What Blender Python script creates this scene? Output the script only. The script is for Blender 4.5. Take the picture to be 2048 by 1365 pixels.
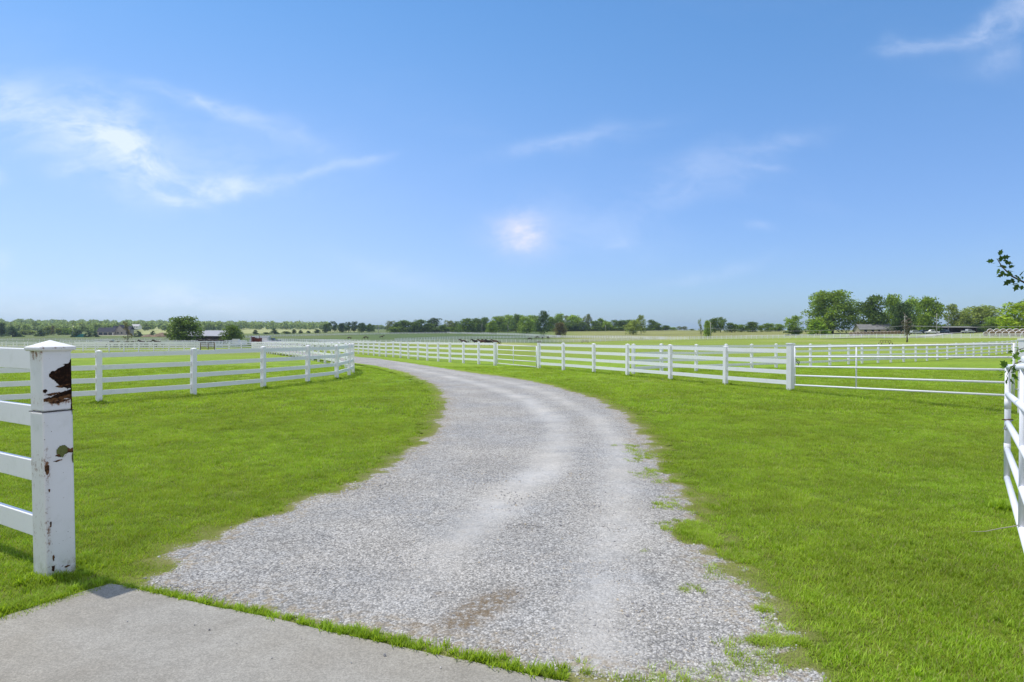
import bpy, bmesh, math, random
import numpy as np
from mathutils import Vector, Matrix
R = math.radians
random.seed(7); rs = np.random.RandomState(11)
for o in list(bpy.data.objects): bpy.data.objects.remove(o)
scn = bpy.context.scene; COL = scn.collection

# ------------------------------------------------------------------ camera
H, F, HY = 1.86, 1365.0, 662.0
cd = bpy.data.cameras.new('camera'); cam = bpy.data.objects.new('camera', cd); COL.objects.link(cam)
cd.lens = 24.0; cd.sensor_width = 36.0; cd.clip_start = .05; cd.clip_end = 20000
cam.location = (0, 0, H); cam.rotation_euler = (R(90 - .86), 0, 0); scn.camera = cam
scn.view_settings.view_transform = 'Standard'; scn.view_settings.look = 'None'
scn.view_settings.exposure = 0.28; scn.view_settings.gamma = 1.0
scn.render.resolution_x = 1024; scn.render.resolution_y = 682
scn.cycles.max_bounces = 6; scn.cycles.volume_bounces = 0; scn.cycles.transparent_max_bounces = 8
# ------------------------------------------------------------------ sun
SUN_EL = 65.0
sdir = Vector((-.88, .47, 0)).normalized() * math.cos(R(SUN_EL)) + Vector((0, 0, math.sin(R(SUN_EL))))
sd = bpy.data.lights.new('sun', 'SUN'); sun = bpy.data.objects.new('sun', sd); COL.objects.link(sun)
sd.energy = 3.05; sd.angle = R(.9); sd.color = (1, .955, .88)
sun.rotation_euler = sdir.to_track_quat('Z', 'Y').to_euler(); sun.location = (0, 0, 50)

# ------------------------------------------------------------------ node helpers
class NT:
    def __init__(s, nt): s.nt = nt
    def n(s, t, **k):
        x = s.nt.nodes.new(t)
        for a, b in k.items(): setattr(x, a, b)
        return x
    def l(s, a, b): s.nt.links.new(a, b)
    def inp(s, sock, v):
        if v is None: return
        if isinstance(v, bpy.types.NodeSocket): s.l(v, sock)
        else: sock.default_value = v
    def math(s, op, a, b=None, c=None, clamp=False):
        x = s.n('ShaderNodeMath', operation=op, use_clamp=clamp)
        s.inp(x.inputs[0], a); s.inp(x.inputs[1], b); s.inp(x.inputs[2], c); return x.outputs[0]
    def mix(s, f, a, b, mode='MIX'):
        x = s.n('ShaderNodeMix', data_type='RGBA', blend_type=mode)
        s.inp(x.inputs[0], f); s.inp(x.inputs[6], a); s.inp(x.inputs[7], b); return x.outputs[2]
    def noise(s, vec, scale, detail=4, rough=.55, dist=0):
        x = s.n('ShaderNodeTexNoise'); s.inp(x.inputs['Vector'], vec)
        x.inputs['Scale'].default_value = scale; x.inputs['Detail'].default_value = detail
        x.inputs['Roughness'].default_value = rough; x.inputs['Distortion'].default_value = dist; return x.outputs['Fac']
    def ramp(s, f, lo, hi, a=0., b=1.):
        x = s.n('ShaderNodeMapRange', interpolation_type='SMOOTHSTEP'); s.inp(x.inputs[0], f)
        x.inputs[1].default_value = lo; x.inputs[2].default_value = hi; x.inputs[3].default_value = a; x.inputs[4].default_value = b
        return x.outputs[0]
    def sepxyz(s, v):
        x = s.n('ShaderNodeSeparateXYZ'); s.l(v, x.inputs[0]); return x.outputs
    def comb(s, a, b, c):
        x = s.n('ShaderNodeCombineXYZ'); s.inp(x.inputs[0], a); s.inp(x.inputs[1], b); s.inp(x.inputs[2], c); return x.outputs[0]

def c4(c): return (c[0], c[1], c[2], 1)
def newmat(name, rough=.7, spec=.3):
    m = bpy.data.materials.new(name); m.use_nodes = True
    t = NT(m.node_tree); b = m.node_tree.nodes['Principled BSDF']
    b.inputs['Roughness'].default_value = rough; b.inputs['Specular IOR Level'].default_value = spec
    return m, t, b
def wpos(t): return t.n('ShaderNodeNewGeometry').outputs['Position']
def opos(t): return t.n('ShaderNodeTexCoord').outputs['Object']

# ------------------------------------------------------------------ world: sky with thin cirrus
w = bpy.data.worlds.new('World'); scn.world = w; w.use_nodes = True
t = NT(w.node_tree); bg = w.node_tree.nodes['Background']
sky = t.n('ShaderNodeTexSky', sky_type='NISHITA'); sky.sun_disc = False
sky.sun_elevation = R(SUN_EL); sky.sun_rotation = math.atan2(sdir.x, sdir.y)
sky.altitude = 200; sky.air_density = 1.0; sky.dust_density = .6; sky.ozone_density = 1.6
tc = t.n('ShaderNodeTexCoord').outputs['Generated']
dx, dy, dz = t.sepxyz(tc)
yy = t.math('MAXIMUM', dy, .08)
u = t.math('DIVIDE', dx, yy); v = t.math('DIVIDE', dz, yy)
uv = t.comb(u, v, 0)
n1 = t.n('ShaderNodeTexNoise'); t.l(uv, n1.inputs['Vector']); n1.inputs['Scale'].default_value = 4.2; n1.inputs['Detail'].default_value = 7
off = t.n('ShaderNodeVectorMath', operation='SUBTRACT'); t.l(n1.outputs['Color'], off.inputs[0]); off.inputs[1].default_value = (.5, .5, .5)
sc_ = t.n('ShaderNodeVectorMath', operation='MULTIPLY'); t.l(off.outputs[0], sc_.inputs[0]); sc_.inputs[1].default_value = (.17, .10, 0)
wv = t.n('ShaderNodeVectorMath', operation='ADD'); t.l(uv, wv.inputs[0]); t.l(sc_.outputs[0], wv.inputs[1])
wu, wvv, _ = t.sepxyz(wv.outputs[0])
def cloud(px, py, lx, ly, ang, amt, acc):
    # soft elongated patch of sky, given as direction tangents
    cu, cv = (px - 1024) / F, (HY - py) / F; a = R(ang); lx /= F; ly /= F
    du = t.math('SUBTRACT', wu, cu); dv = t.math('SUBTRACT', wvv, cv)
    p = t.math('MULTIPLY_ADD', dv, math.sin(a) / lx, t.math('MULTIPLY', du, math.cos(a) / lx))
    q = t.math('MULTIPLY_ADD', dv, math.cos(a) / ly, t.math('MULTIPLY', du, -math.sin(a) / ly))
    d = t.math('MULTIPLY_ADD', q, q, t.math('MULTIPLY', p, p))
    g = t.math('EXPONENT', t.math('MULTIPLY', d, -1.0))
    return t.math('MULTIPLY_ADD', g, amt, acc)
acc = None; acc = 0.0
for c in [(165, 262, 75, 32, -14, .42), (60, 205, 60, 44, -28, .36), (0, 175, 40, 30, -20, .3), (230, 215, 70, 30, -28, .22), (215, 300, 70, 34, -26, .38), (255, 345, 95, 46, -20, .48), (330, 362, 70, 26, -20, .32), (345, 398, 60, 10, -14, .3), (430, 372, 60, 22, 6, .42), (480, 380, 60, 19, 6, .40), (200, 280, 190, 70, -20, .34),
          (122, 341, 40, 12, 2, .34), (100, 300, 60, 14, 0, .18), (365, 200, 80, 13, -15, .22), (450, 228, 80, 13, -22, .24), (560, 275, 110, 14, -24, .14), (590, 358, 60, 13, 10, .22), (710, 338, 75, 11, 10, .26), (480, 340, 90, 22, -12, .16), (0, 345, 18, 16, 0, .35), (520, 300, 200, 60, -18, .10),
          (1090, 300, 110, 15, 14, .20), (1190, 280, 110, 26, 12, .14), (1400, 350, 130, 40, 16, .18), (1560, 290, 80, 18, 18, .17), (1510, 342, 45, 6, 2, .16), (1380, 395, 110, 26, 12, .10), (1180, 450, 150, 50, -10, .13), (1225, 472, 25, 9, 8, .12),
          (1510, 464, 32, 9, -8, .18), (1420, 545, 110, 14, 8, .15), (800, 545, 120, 24, -18, .14), (420, 605, 170, 26, -6, .20), (400, 625, 70, 14, -6, .22), (160, 600, 260, 46, 0, .22),
          (1805, 104, 30, 20, 0, .26), (1870, 96, 70, 15, 8, .30), (1950, 72, 40, 20, 26, .34), (2030, 40, 60, 34, 34, .36), (1990, 125, 60, 24, 14, .20), (0, 505, 20, 20, 0, .25)]:
    acc = cloud(*c, acc)
st = t.n('ShaderNodeMapping'); st.inputs['Scale'].default_value = (1, 2.3, 1); st.inputs['Rotation'].default_value = (0, 0, R(-12)); t.l(wv.outputs[0], st.inputs[0])
fib = t.noise(st.outputs[0], 9.0, 8, .62, .6)
fine = t.noise(st.outputs[0], 15.0, 8, .65)
den = t.math('MULTIPLY', acc, t.ramp(t.math('MULTIPLY_ADD', fine, .55, t.math('MULTIPLY', fib, .6)), .38, .74, .16, 1.35))
veil = t.ramp(t.noise(st.outputs[0], 2.2, 6, .6), .50, .85, 0, .08)
den = t.math('ADD', den, veil, clamp=True)
front = t.ramp(dy, .08, .25)
den = t.math('MULTIPLY', den, front)
hs = t.n('ShaderNodeHueSaturation'); t.l(sky.outputs[0], hs.inputs['Color']); hs.inputs['Saturation'].default_value = 1.0; hs.inputs['Hue'].default_value = .507; hs.inputs['Value'].default_value = 1.0
tint_ = t.mix(t.ramp(dz, .02, .45), (.49, .665, 1.0, 1), (.545, .915, 1.11, 1)); SKYM = t.mix(1.0, hs.outputs[0], tint_, 'MULTIPLY')
thin = t.math('MULTIPLY', t.ramp(dz, .50, .03, 0, 1), t.ramp(dx, .35, -.6, .08, .30)); SKYM = t.mix(thin, SKYM, (6.0, 6.7, 8.0, 1))
cm = t.mix(t.math('MULTIPLY', den, .64), SKYM, (6.9, 7.3, 8.3, 1))
puff = cloud(1030, 470, 62, 36, -6, 1.0, cloud(1050, 455, 40, 30, 0, .5, 0.0)); puff = t.math('MULTIPLY', t.math('MULTIPLY', puff, t.ramp(fine, .30, .68, .35, .95)), .62, clamp=True); cm = t.mix(puff, cm, (6.9, 6.5, 7.0, 1))
# unseen bright cloud added behind the camera and overhead as white fill light
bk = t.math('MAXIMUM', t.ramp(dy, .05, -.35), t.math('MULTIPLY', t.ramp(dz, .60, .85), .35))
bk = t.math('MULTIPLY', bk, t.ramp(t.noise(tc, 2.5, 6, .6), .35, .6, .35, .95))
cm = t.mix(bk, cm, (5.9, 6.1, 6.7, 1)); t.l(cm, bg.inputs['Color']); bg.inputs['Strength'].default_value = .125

# ------------------------------------------------------------------ numeric helpers
def vnoise(x, y, seed=0):
    x = np.asarray(x, float); y = np.asarray(y, float)
    xi = np.floor(x).astype(np.int64); yi = np.floor(y).astype(np.int64); fx = x - xi; fy = y - yi
    def h(a, b):
        n = (a * 374761393 + b * 668265263 + seed * 1442695041) & 0x7fffffff
        n = ((n ^ (n >> 13)) * 1274126177) & 0x7fffffff
        return ((n ^ (n >> 16)) & 0xffff) / 65535.
    fx = fx * fx * (3 - 2 * fx); fy = fy * fy * (3 - 2 * fy)
    return (h(xi, yi) * (1 - fx) + h(xi + 1, yi) * fx) * (1 - fy) + (h(xi, yi + 1) * (1 - fx) + h(xi + 1, yi + 1) * fx) * fy
def fbm(x, y, seed=0, o=4):
    s = 0; a = .5; tt = 0
    for k in range(o): s = s + a * vnoise(x * 2 ** k, y * 2 ** k, seed + k * 17); tt += a; a *= .5
    return s / tt
def sm(x, a, b): z = np.clip((np.asarray(x, float) - a) / (b - a), 0, 1); return z * z * (3 - 2 * z)

# ------------------------------------------------------------------ terrain heights
TZ = [0, 14, 22, 30, 40, 55, 75, 100, 150, 200, 300, 400, 550, 650, 800, 1200, 2000, 6000]
TC = {0:    [0, 0, 0, -.03, -.1, -.3, -.7, -1.2, -1.8, -2.3, -3.3, -4.2, -3.4, -2.4, -1.0, 6, 24, 10],
      300:  [0, 0, 0, -.03, -.1, -.3, -.7, -1.2, -1.8, -2.3, -3.3, -4.1, -3.4, -2.4, -.6, 5, 20, 10],
      535:  [0, 0, 0, -.05, -.15, -.3, -.7, -1.1, -1.7, -2.2, -3.0, -2.9, -2.1, -1.5, .3, 3.5, 12, 8],
      720:  [0, 0, 0, -.08, -.2, -.33, -.6, -1.1, -1.9, -2.4, -2.8, -2.1, -.9, .6, 1.6, 3, 8, 6],
      900:  [0, 0, 0, -.05, -.15, -.35, -.7, -1.2, -1.9, -2.5, -2.8, -1.9, -.6, .6, 3.0, 4, 6, 4],
      1120: [0, 0, 0, -.05, -.15, -.4, -.8, -1.25, -1.9, -2.6, -3.5, -2.5, .2, 3.2, 4.4, 4.6, 5, 4],
      1380: [0, 0, 0, -.08, -.25, -.5, -.8, -1.1, -1.35, -1.6, -2.0, .2, 2.0, 2.2, 2.2, 2.2, 2, 2],
      1700: [0, 0, 0, -.12, -.26, -.45, -.62, -.8, -.85, -.9, .2, 1.7, 2.3, 2.4, 2.4, 2.4, 2, 2],
      1860: [0, 0, 0, -.14, -.32, -.58, -.62, -.65, -.6, -.6, .5, 1.7, 2.3, 2.4, 2.4, 2.4, 2, 2],
      2048: [0, 0, 0, -.15, -.3, -.46, -.5, -.5, -.4, -.1, 1.1, 2.2, 2.4, 2.4, 2.4, 2.4, 2, 2]}
sfun = lambda Z: np.log(np.asarray(Z, float) + 12.)
S0, S1, NS, NU = float(sfun(0)), float(sfun(6000)), 900, 400
PX0, PX1 = -400., 2450.
_sg = np.linspace(S0, S1, NS); _pg = np.linspace(PX0, PX1, NU); _cols = sorted(TC)
_rows = np.array([np.interp(_sg, sfun(TZ), TC[c]) for c in _cols])
_T = np.array([np.interp(_pg, _cols, _rows[:, j]) for j in range(NS)]).T
def _blur(a, n, ax):
    k = np.exp(-np.linspace(-2, 2, 2 * n + 1) ** 2); k /= k.sum()
    pad = [(n, n) if i == ax else (0, 0) for i in range(2)]
    return np.apply_along_axis(lambda r: np.convolve(r, k, 'valid'), ax, np.pad(a, pad, mode='edge'))
_T = _blur(_blur(_T, 16, 1), 14, 0)
def gz(X, Y):
    X = np.asarray(X, float); Y = np.asarray(Y, float); r = np.hypot(X, Y) + 1e-6
    side = np.abs(X) > Y
    Z = np.where(side, r / 1.41421, Y); uu = np.where(side, np.sign(X), X / np.maximum(Y, 1e-3))
    px = np.clip(1024 + F * uu, PX0, PX1 - 1e-3); s = np.clip(sfun(np.clip(Z, 0, 5999)), S0, S1 - 1e-6)
    a = (px - PX0) / (PX1 - PX0) * (NU - 1); b = (s - S0) / (S1 - S0) * (NS - 1)
    i = np.clip(a.astype(int), 0, NU - 2); j = np.clip(b.astype(int), 0, NS - 2); fa = a - i; fb = b - j
    z = (_T[i, j] * (1 - fb) + _T[i, j + 1] * fb) * (1 - fa) + (_T[i + 1, j] * (1 - fb) + _T[i + 1, j + 1] * fb) * fa
    k = np.clip((Y / r + .3) / .7, 0, 1)
    return z * k
def gz1(X, Y): return float(gz(X, Y))
def W(px, Z):                       # world XY of a bearing (image column) at a depth in metres
    return ((px - 1024) / F * Z, Z)
def G(px, py):                      # ground point seen at a bearing and dip
    Z = H * F / (py - HY)
    for _ in range(30):
        X = (px - 1024) / F * Z; Z = .5 * Z + .5 * (H - gz1(X, Z)) * F / (py - HY)
    return ((px - 1024) / F * Z, Z)

# ------------------------------------------------------------------ object helpers
def tag(o, label=None, cat=None, group=None, kind=None):
    if label: o['label'] = label
    if cat: o['category'] = cat
    if group: o['group'] = group
    if kind: o['kind'] = kind
    return o
def link(name, me, parent=None, mat=None):
    o = bpy.data.objects.new(name, me); COL.objects.link(o)
    if mat is not None and me is not None and not me.materials:
        for mm in (mat if isinstance(mat, (list, tuple)) else [mat]): me.materials.append(mm)
    if parent is not None: o.parent = parent
    return o
def empty(name, loc, label, cat, group=None, rz=0):
    o = bpy.data.objects.new(name, None); COL.objects.link(o); o.location = loc; o.rotation_euler = (0, 0, rz); o.empty_display_size = .2
    return tag(o, label, cat, group)
class MB:
    def __init__(s): s.v = []; s.f = []; s.mi = []
    def add(s, vs, fs, mi=0):
        b = len(s.v); s.v += [tuple(p) for p in vs]; s.f += [tuple(i + b for i in f) for f in fs]; s.mi += [mi] * len(fs); return s
    def box(s, x0, x1, y0, y1, z0, z1, mi=0, M=None):
        vs = [Vector(p) for p in ((x0, y0, z0), (x1, y0, z0), (x1, y1, z0), (x0, y1, z0), (x0, y0, z1), (x1, y0, z1), (x1, y1, z1), (x0, y1, z1))]
        if M: vs = [M @ p for p in vs]
        return s.add(vs, [(3, 2, 1, 0), (4, 5, 6, 7), (0, 1, 5, 4), (1, 2, 6, 5), (2, 3, 7, 6), (3, 0, 4, 7)], mi)
    def beam(s, a, b, hw, hh, mi=0):          # rectangular board from a to b (half width, half height)
        a = Vector(a); b = Vector(b); d = (b - a).normalized(); side = d.cross(Vector((0, 0, 1))).normalized(); up = side.cross(d)
        vs = []
        for p in (a, b):
            for sx, sz in ((-1, -1), (1, -1), (1, 1), (-1, 1)): vs.append(p + side * hw * sx + up * hh * sz)
        return s.add(vs, [(3, 2, 1, 0), (4, 5, 6, 7), (0, 1, 5, 4), (1, 2, 6, 5), (2, 3, 7, 6), (3, 0, 4, 7)], mi)
    def tube(s, pts, rad, seg=8, mi=0, caps=True):
        pts = [Vector(p) for p in pts]; n = len(pts); rad = rad if isinstance(rad, (list, tuple)) else [rad] * n
        base = len(s.v); ref = Vector((.13, .07, 1)) if abs((pts[-1] - pts[0]).normalized().z) < .9 else Vector((1, .1, 0))
        for i, p in enumerate(pts):
            d = (pts[min(i + 1, n - 1)] - pts[max(i - 1, 0)]).normalized(); a = d.cross(ref).normalized(); b = a.cross(d)
            for k in range(seg):
                th = 2 * math.pi * k / seg; s.v.append(tuple(p + (a * math.cos(th) + b * math.sin(th)) * rad[i]))
        for i in range(n - 1):
            for k in range(seg):
                k2 = (k + 1) % seg; s.f.append((base + i * seg + k2, base + i * seg + k, base + (i + 1) * seg + k, base + (i + 1) * seg + k2)); s.mi.append(mi)
        if caps:
            s.f.append(tuple(base + k for k in range(seg))); s.mi.append(mi)
            s.f.append(tuple(base + (n - 1) * seg + k for k in reversed(range(seg)))); s.mi.append(mi)
        return s
    def mesh(s, name, smooth=False):
        me = bpy.data.meshes.new(name); me.from_pydata(s.v, [], s.f); me.polygons.foreach_set('material_index', s.mi)
        if smooth: me.polygons.foreach_set('use_smooth', [True] * len(s.f))
        me.update(); return me
    def build(s, name, mat, parent=None, smooth=False): 
        return link(name, s.mesh(name, smooth), parent, mat)
def bevelled(o, w, seg=2):
    m = o.modifiers.new('bevel', 'BEVEL'); m.width = w; m.segments = seg; m.limit_method = 'ANGLE'; m.angle_limit = R(35); return o
def npmesh(name, verts, faces, cols=None, smooth=False, attrs=None):
    # verts Nx3, faces MxK arrays
    me = bpy.data.meshes.new(name); verts = np.asarray(verts, np.float32); faces = np.asarray(faces, np.int32); K = faces.shape[1]
    me.vertices.add(len(verts)); me.vertices.foreach_set('co', verts.ravel())
    me.loops.add(faces.size); me.loops.foreach_set('vertex_index', faces.ravel())
    me.polygons.add(len(faces)); me.polygons.foreach_set('loop_start', np.arange(0, faces.size, K, dtype=np.int32)); me.polygons.foreach_set('loop_total', np.full(len(faces), K, np.int32))
    if smooth: me.polygons.foreach_set('use_smooth', np.ones(len(faces), bool))
    if cols is not None:
        a = me.color_attributes.new('tint', 'FLOAT_COLOR', 'POINT'); c = np.ones((len(verts), 4), np.float32); c[:, :3] = cols; a.data.foreach_set('color', c.ravel())
    for k, val in (attrs or {}).items():
        a = me.attributes.new(k, 'FLOAT', 'POINT'); a.data.foreach_set('value', np.asarray(val, np.float32))
    me.update(); me.validate(); return me
ORD = ['first', 'second', 'third', 'fourth', 'fifth', 'sixth', 'seventh', 'eighth', 'ninth', 'tenth', 'eleventh', 'twelfth', 'thirteenth', 'fourteenth', 'fifteenth', 'sixteenth', 'seventeenth', 'eighteenth', 'nineteenth', 'twentieth']
def ordn(i):
    if i < 20: return ORD[i]
    tens = {20: 'twenty', 30: 'thirty', 40: 'forty', 50: 'fifty', 60: 'sixty'}; n = i + 1; d = n % 10
    return tens[n - d] + '-' + ORD[d - 1] if d else {20: 'twentieth', 30: 'thirtieth', 40: 'fortieth', 50: 'fiftieth', 60: 'sixtieth'}[n]

# ------------------------------------------------------------------ road outline and gravel mask
LE = [(709, 728), (747, 733), (780, 740), (812, 748), (841, 759.6), (863, 769), (878, 782), (886, 800), (885, 822), (876, 848), (850, 885), (805, 920), (745, 953), (700, 966), (670, 988), (600, 1005), (540, 1035), (490, 1050), (440, 1075), (360, 1100), (322, 1116), (338, 1134), (300, 1166)]
RE = [(709, 715.7), (753, 718.6), (812, 727), (880, 737.5), (957, 749), (1031, 759), (1104, 773.5), (1153, 787), (1196, 801), (1240, 825), (1276, 850), (1300, 880), (1318, 915), (1350, 947), (1392, 975), (1420, 1000), (1438, 1040), (1455, 1092), (1500, 1140), (1540, 1200), (1580, 1260), (1612, 1310), (1645, 1380), (1700, 1500), (1780, 1700)]
LE = [G(*p) for p in LE]; RE = [G(*p) for p in RE]
cl = [(-14.3, 55), (-20.2, 68), (-29.6, 92), (-42, 123), (-63, 175), (-90, 242)]
fl, fr = [], []
for i, p in enumerate(cl):
    a = Vector(cl[max(i - 1, 0)]); b = Vector(cl[min(i + 1, len(cl) - 1)]); d = (b - a).normalized(); n_ = Vector((-d.y, d.x)); hw = 1.75 + .006 * p[1]
    fl.append((p[0] + n_.x * hw, p[1] + n_.y * hw)); fr.append((p[0] - n_.x * hw, p[1] - n_.y * hw))
# slab: corner A, right edge A->B, left edge A->D
SA = np.array(G(215, 1176)); SB_ = np.array(G(1065, 1363)); SD = np.array(G(0, 1243))
e1 = (SB_ - SA) / np.linalg.norm(SB_ - SA); e2 = (SD - SA) / np.linalg.norm(SD - SA); en = np.array([-e1[1], e1[0]])
SB = SA + e1 * 11.0; SDD = SA + e2 * 12.0
ROAD = np.array(list(reversed(fl)) + LE + [tuple(SA + e1 * .32 + en * .10), tuple(SB + en * .12)] + list(reversed(RE))[0:] + fr)
# order: far left edge -> near-left, slab line, right edge outward -> far right edge
def sdist(poly, X, Y):
    X = np.asarray(X, float).ravel(); Y = np.asarray(Y, float).ravel(); d = np.full(X.shape, 1e9); ins = np.zeros(X.shape, bool)
    n = len(poly)
    for i in range(n):
        ax, ay = poly[i]; bx, by = poly[(i + 1) % n]; ex, ey = bx - ax, by - ay; L = ex * ex + ey * ey + 1e-12
        tt = np.clip(((X - ax) * ex + (Y - ay) * ey) / L, 0, 1); d = np.minimum(d, np.hypot(X - ax - tt * ex, Y - ay - tt * ey))
        if by != ay:
            c = ((ay > Y) != (by > Y)) & (X < (bx - ax) * (Y - ay) / (by - ay) + ax); ins ^= c
    return np.where(ins, d, -d)
SLAB = np.array([SA, SB, SB + np.array([-4, -10.]), SDD + np.array([-2, -6.]), SDD])
def gravel_mask(X, Y):
    d = sdist(ROAD, X, Y); X = np.ravel(X); Y = np.ravel(Y)
    n = (fbm(X * 1.3, Y * 1.3, 3) - .5) * .34 + (fbm(X * 5.5, Y * 5.5, 8) - .5) * .40 - .10 * sm(X, .5, 1.5) * sm(Y, 10, 6) - .03
    right = sm(X, .8, 2.2) * sm(Y, 14, 9)
    patch = np.exp(-(((X - 1.60) / .17) ** 2 + ((Y - 6.28) / .34) ** 2)) * .5
    bn = sdist(SLAB, X, Y)
    n = n * np.clip((-bn) / .35, .25, 1)
    return d + n * (1 + .5 * right) - patch - .10 * right * 0

# ------------------------------------------------------------------ ground materials
def field_cols(X, Y):
    X = np.asarray(X, float); Y = np.asarray(Y, float); Z = np.maximum(Y, 1.); px = 1024 + F * X / Z
    n = fbm(X * .05, Y * .05, 5)[..., None]; n2 = fbm(X * .012, Y * .02, 9)[..., None]; n3 = fbm(X * .45, Y * .45, 21)[..., None]
    lawn = np.array([.22, .325, .022]); past = np.array([.225, .275, .036]); dull = np.array([.090, .130, .030])
    tan = np.array([.245, .245, .075]); pale = np.array([.36, .37, .14]); olive = np.array([.135, .165, .042])
    c = lawn * (1 + 0 * n)
    def blend(c, m, col): m = np.clip(m, 0, 1)[..., None] if m.ndim == n.ndim - 1 else m; return c * (1 - m) + col * m
    c = blend(c, sm(Z, 35, 90) * .8, past)
    left = sm(px, 900, 600)
    c = blend(c, left * sm(Z, 120, 170), dull); c = blend(c, left * sm(Z, 380, 430), olive)
    mid = sm(px, 650, 760) * sm(px, 1200, 1060)
    c = blend(c, mid * sm(Z, 262, 300), dull); c = blend(c, mid * sm(Z, 560, 640), olive)
    right = sm(px, 1060, 1200)
    c = blend(c, right * sm(Z, 285, 330), tan)
    c = blend(c, sm(px, 440, 500) * sm(px, 760, 700) * sm(Z, 690, 730), pale)
    c = blend(c, sm(px, 260, 290) * sm(px, 420, 380) * sm(Z, 690, 730), pale)
    # bare tan dirt by the far paddock fence
    dm = np.exp(-(((px - 985) / 70) ** 2 + ((Z - 235) / 26) ** 2)); c = blend(c, dm * .85, np.array([.40, .36, .2]))
    dm2 = sm(fbm(X * .06, Y * .03, 33), .56, .68) * sm(Z, 60, 140) * sm(Z, 400, 200); c = blend(c, dm2 * .45, np.array([.36, .34, .12]))
    dr = np.exp(-(((px - 230) / 90) ** 2 + ((Z - 640) / 14) ** 2)); c = blend(c, dr, np.array([.45, .4, .3]))
    c = c * (.80 + .40 * n) * (.85 + .3 * n2)
    # lawn mottling
    near = sm(Z, 70, 20)[..., None]; c = c * (1 + near * (n3 - .5) * .2)
    warm = (fbm(X * .8, Y * .8, 41)[..., None] - .5) * near; c = c * (1 + warm * np.array([.5, .16, .2]))
    th_ = sm(Z, 38, 12)[..., None]; c = c * (1 - th_ * np.array([.42, .46, .40]))
    g_ = np.where((Z < 34) & (np.abs(X) < 12) & (Y > 0), gravel_mask(X, Y).reshape(X.shape), -9.); eg = np.exp(-(np.minimum(g_, 0) / .22) ** 2) * (.35 + .65 * fbm(X * 4, Y * 4, 66)) * (g_ > -1.2)
    c = blend(c, eg * .75, np.array([.31, .27, .14]))
    # worn strip under the right fence and dry spots
    for (qx, qy, rx, ry, k) in [(*G(1350, 762), 1.3, .45, .8), (*G(1280, 794), 1.3, .35, .45), (*G(1400, 762), 1.2, .35, .5), (*G(1810, 748), 2.5, .8, .35), (*G(1770, 738), 3., 1.1, .3)]:
        m = np.exp(-(((X - qx) / rx) ** 2 + ((Y - qy) / ry) ** 2)) * k * (.6 + .8 * n3[..., 0]); c = blend(c, m, np.array([.30, .23, .13]))
    return c

m_ground, t, b = newmat('grass_ground', .85, .15)
P = wpos(t); at = t.n('ShaderNodeAttribute', attribute_name='tint')
na = t.noise(P, 2.2, 5, .65); nb = t.noise(P, 28, 4, .7)
px_, py_, pz_ = t.sepxyz(P); str_ = t.comb(t.math('MULTIPLY', px_, .35), py_, pz_); nc = t.noise(str_, .35, 5, .65)
f = t.math('MULTIPLY', t.ramp(na, .3, .7, .80, 1.18), t.ramp(nb, .3, .7, .68, 1.30)); f = t.math('MULTIPLY', f, t.ramp(nc, .3, .7, .86, 1.14))
col = t.mix(1.0, at.outputs['Color'], t.comb(f, f, f), 'MULTIPLY')
t.l(col, b.inputs['Base Color'])
bp = t.n('ShaderNodeBump'); bp.inputs['Strength'].default_value = .5; bp.inputs['Distance'].default_value = .04; t.l(nb, bp.inputs['Height']); t.l(bp.outputs[0], b.inputs['Normal'])

# terrain sheet: polar grid
rad = np.concatenate([[0], np.geomspace(.6, 40, 150), np.geomspace(41, 7500, 210)])
ang = np.concatenate([np.linspace(-45, 45, 330), np.linspace(48, 312, 89)]) * math.pi / 180
nr, na_ = len(rad), len(ang)
RR, AA = np.meshgrid(rad, ang, indexing='ij'); X = RR * np.sin(AA); Y = RR * np.cos(AA)
Zg = gz(X, Y) + (fbm(X * .15, Y * .15, 2) - .5) * .10 * sm(RR, 25, 120) + (fbm(X * .02, Y * .02, 2) - .5) * .5 * sm(RR, 250, 900)
ddslab = sdist(SLAB, X, Y).reshape(X.shape); Zg = Zg - .05 * (ddslab > .12)
idx = np.arange(nr * na_).reshape(nr, na_); nxt = np.roll(idx, -1, 1)
faces = np.stack([idx[:-1], nxt[:-1], nxt[1:], idx[1:]], -1).reshape(-1, 4)[:, ::-1]
me = npmesh('ground', np.stack([X, Y, Zg], -1).reshape(-1, 3), faces, field_cols(X, Y).reshape(-1, 3), True)
ground = tag(link('ground', me, None, m_ground), 'short green pasture and lawn rolling away to the horizon', kind='structure')
def gz_far(X, Y):
    r = np.hypot(X, Y); return gz(X, Y) + (fbm(np.array(X) * .15, np.array(Y) * .15, 2) - .5) * .10 * sm(r, 25, 120) + (fbm(np.array(X) * .02, np.array(Y) * .02, 2) - .5) * .5 * sm(r, 250, 900)
def gf(X, Y): return float(gz_far(X, Y))

# road material
m_road, t, b = newmat('gravel', .95, .1)
P = wpos(t); gm = t.n('ShaderNodeAttribute', attribute_name='gravel').outputs['Fac']; tr = t.n('ShaderNodeAttribute', attribute_name='track').outputs['Fac']
at = t.n('ShaderNodeAttribute', attribute_name='tint')
vo = t.n('ShaderNodeTexVoronoi', feature='F1'); vo.inputs['Scale'].default_value = 58; t.l(P, vo.inputs['Vector'])
v2 = t.n('ShaderNodeTexVoronoi', feature='F1'); v2.inputs['Scale'].default_value = 120; t.l(P, v2.inputs['Vector'])
sep = t.n('ShaderNodeSeparateColor'); t.l(vo.outputs['Color'], sep.inputs[0])
sep2 = t.n('ShaderNodeSeparateColor'); t.l(v2.outputs['Color'], sep2.inputs[0])
g1 = t.ramp(sep.outputs[0], 0, 1, .60, 1.20); g2 = t.ramp(sep2.outputs[1], 0, 1, .80, 1.16)
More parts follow.
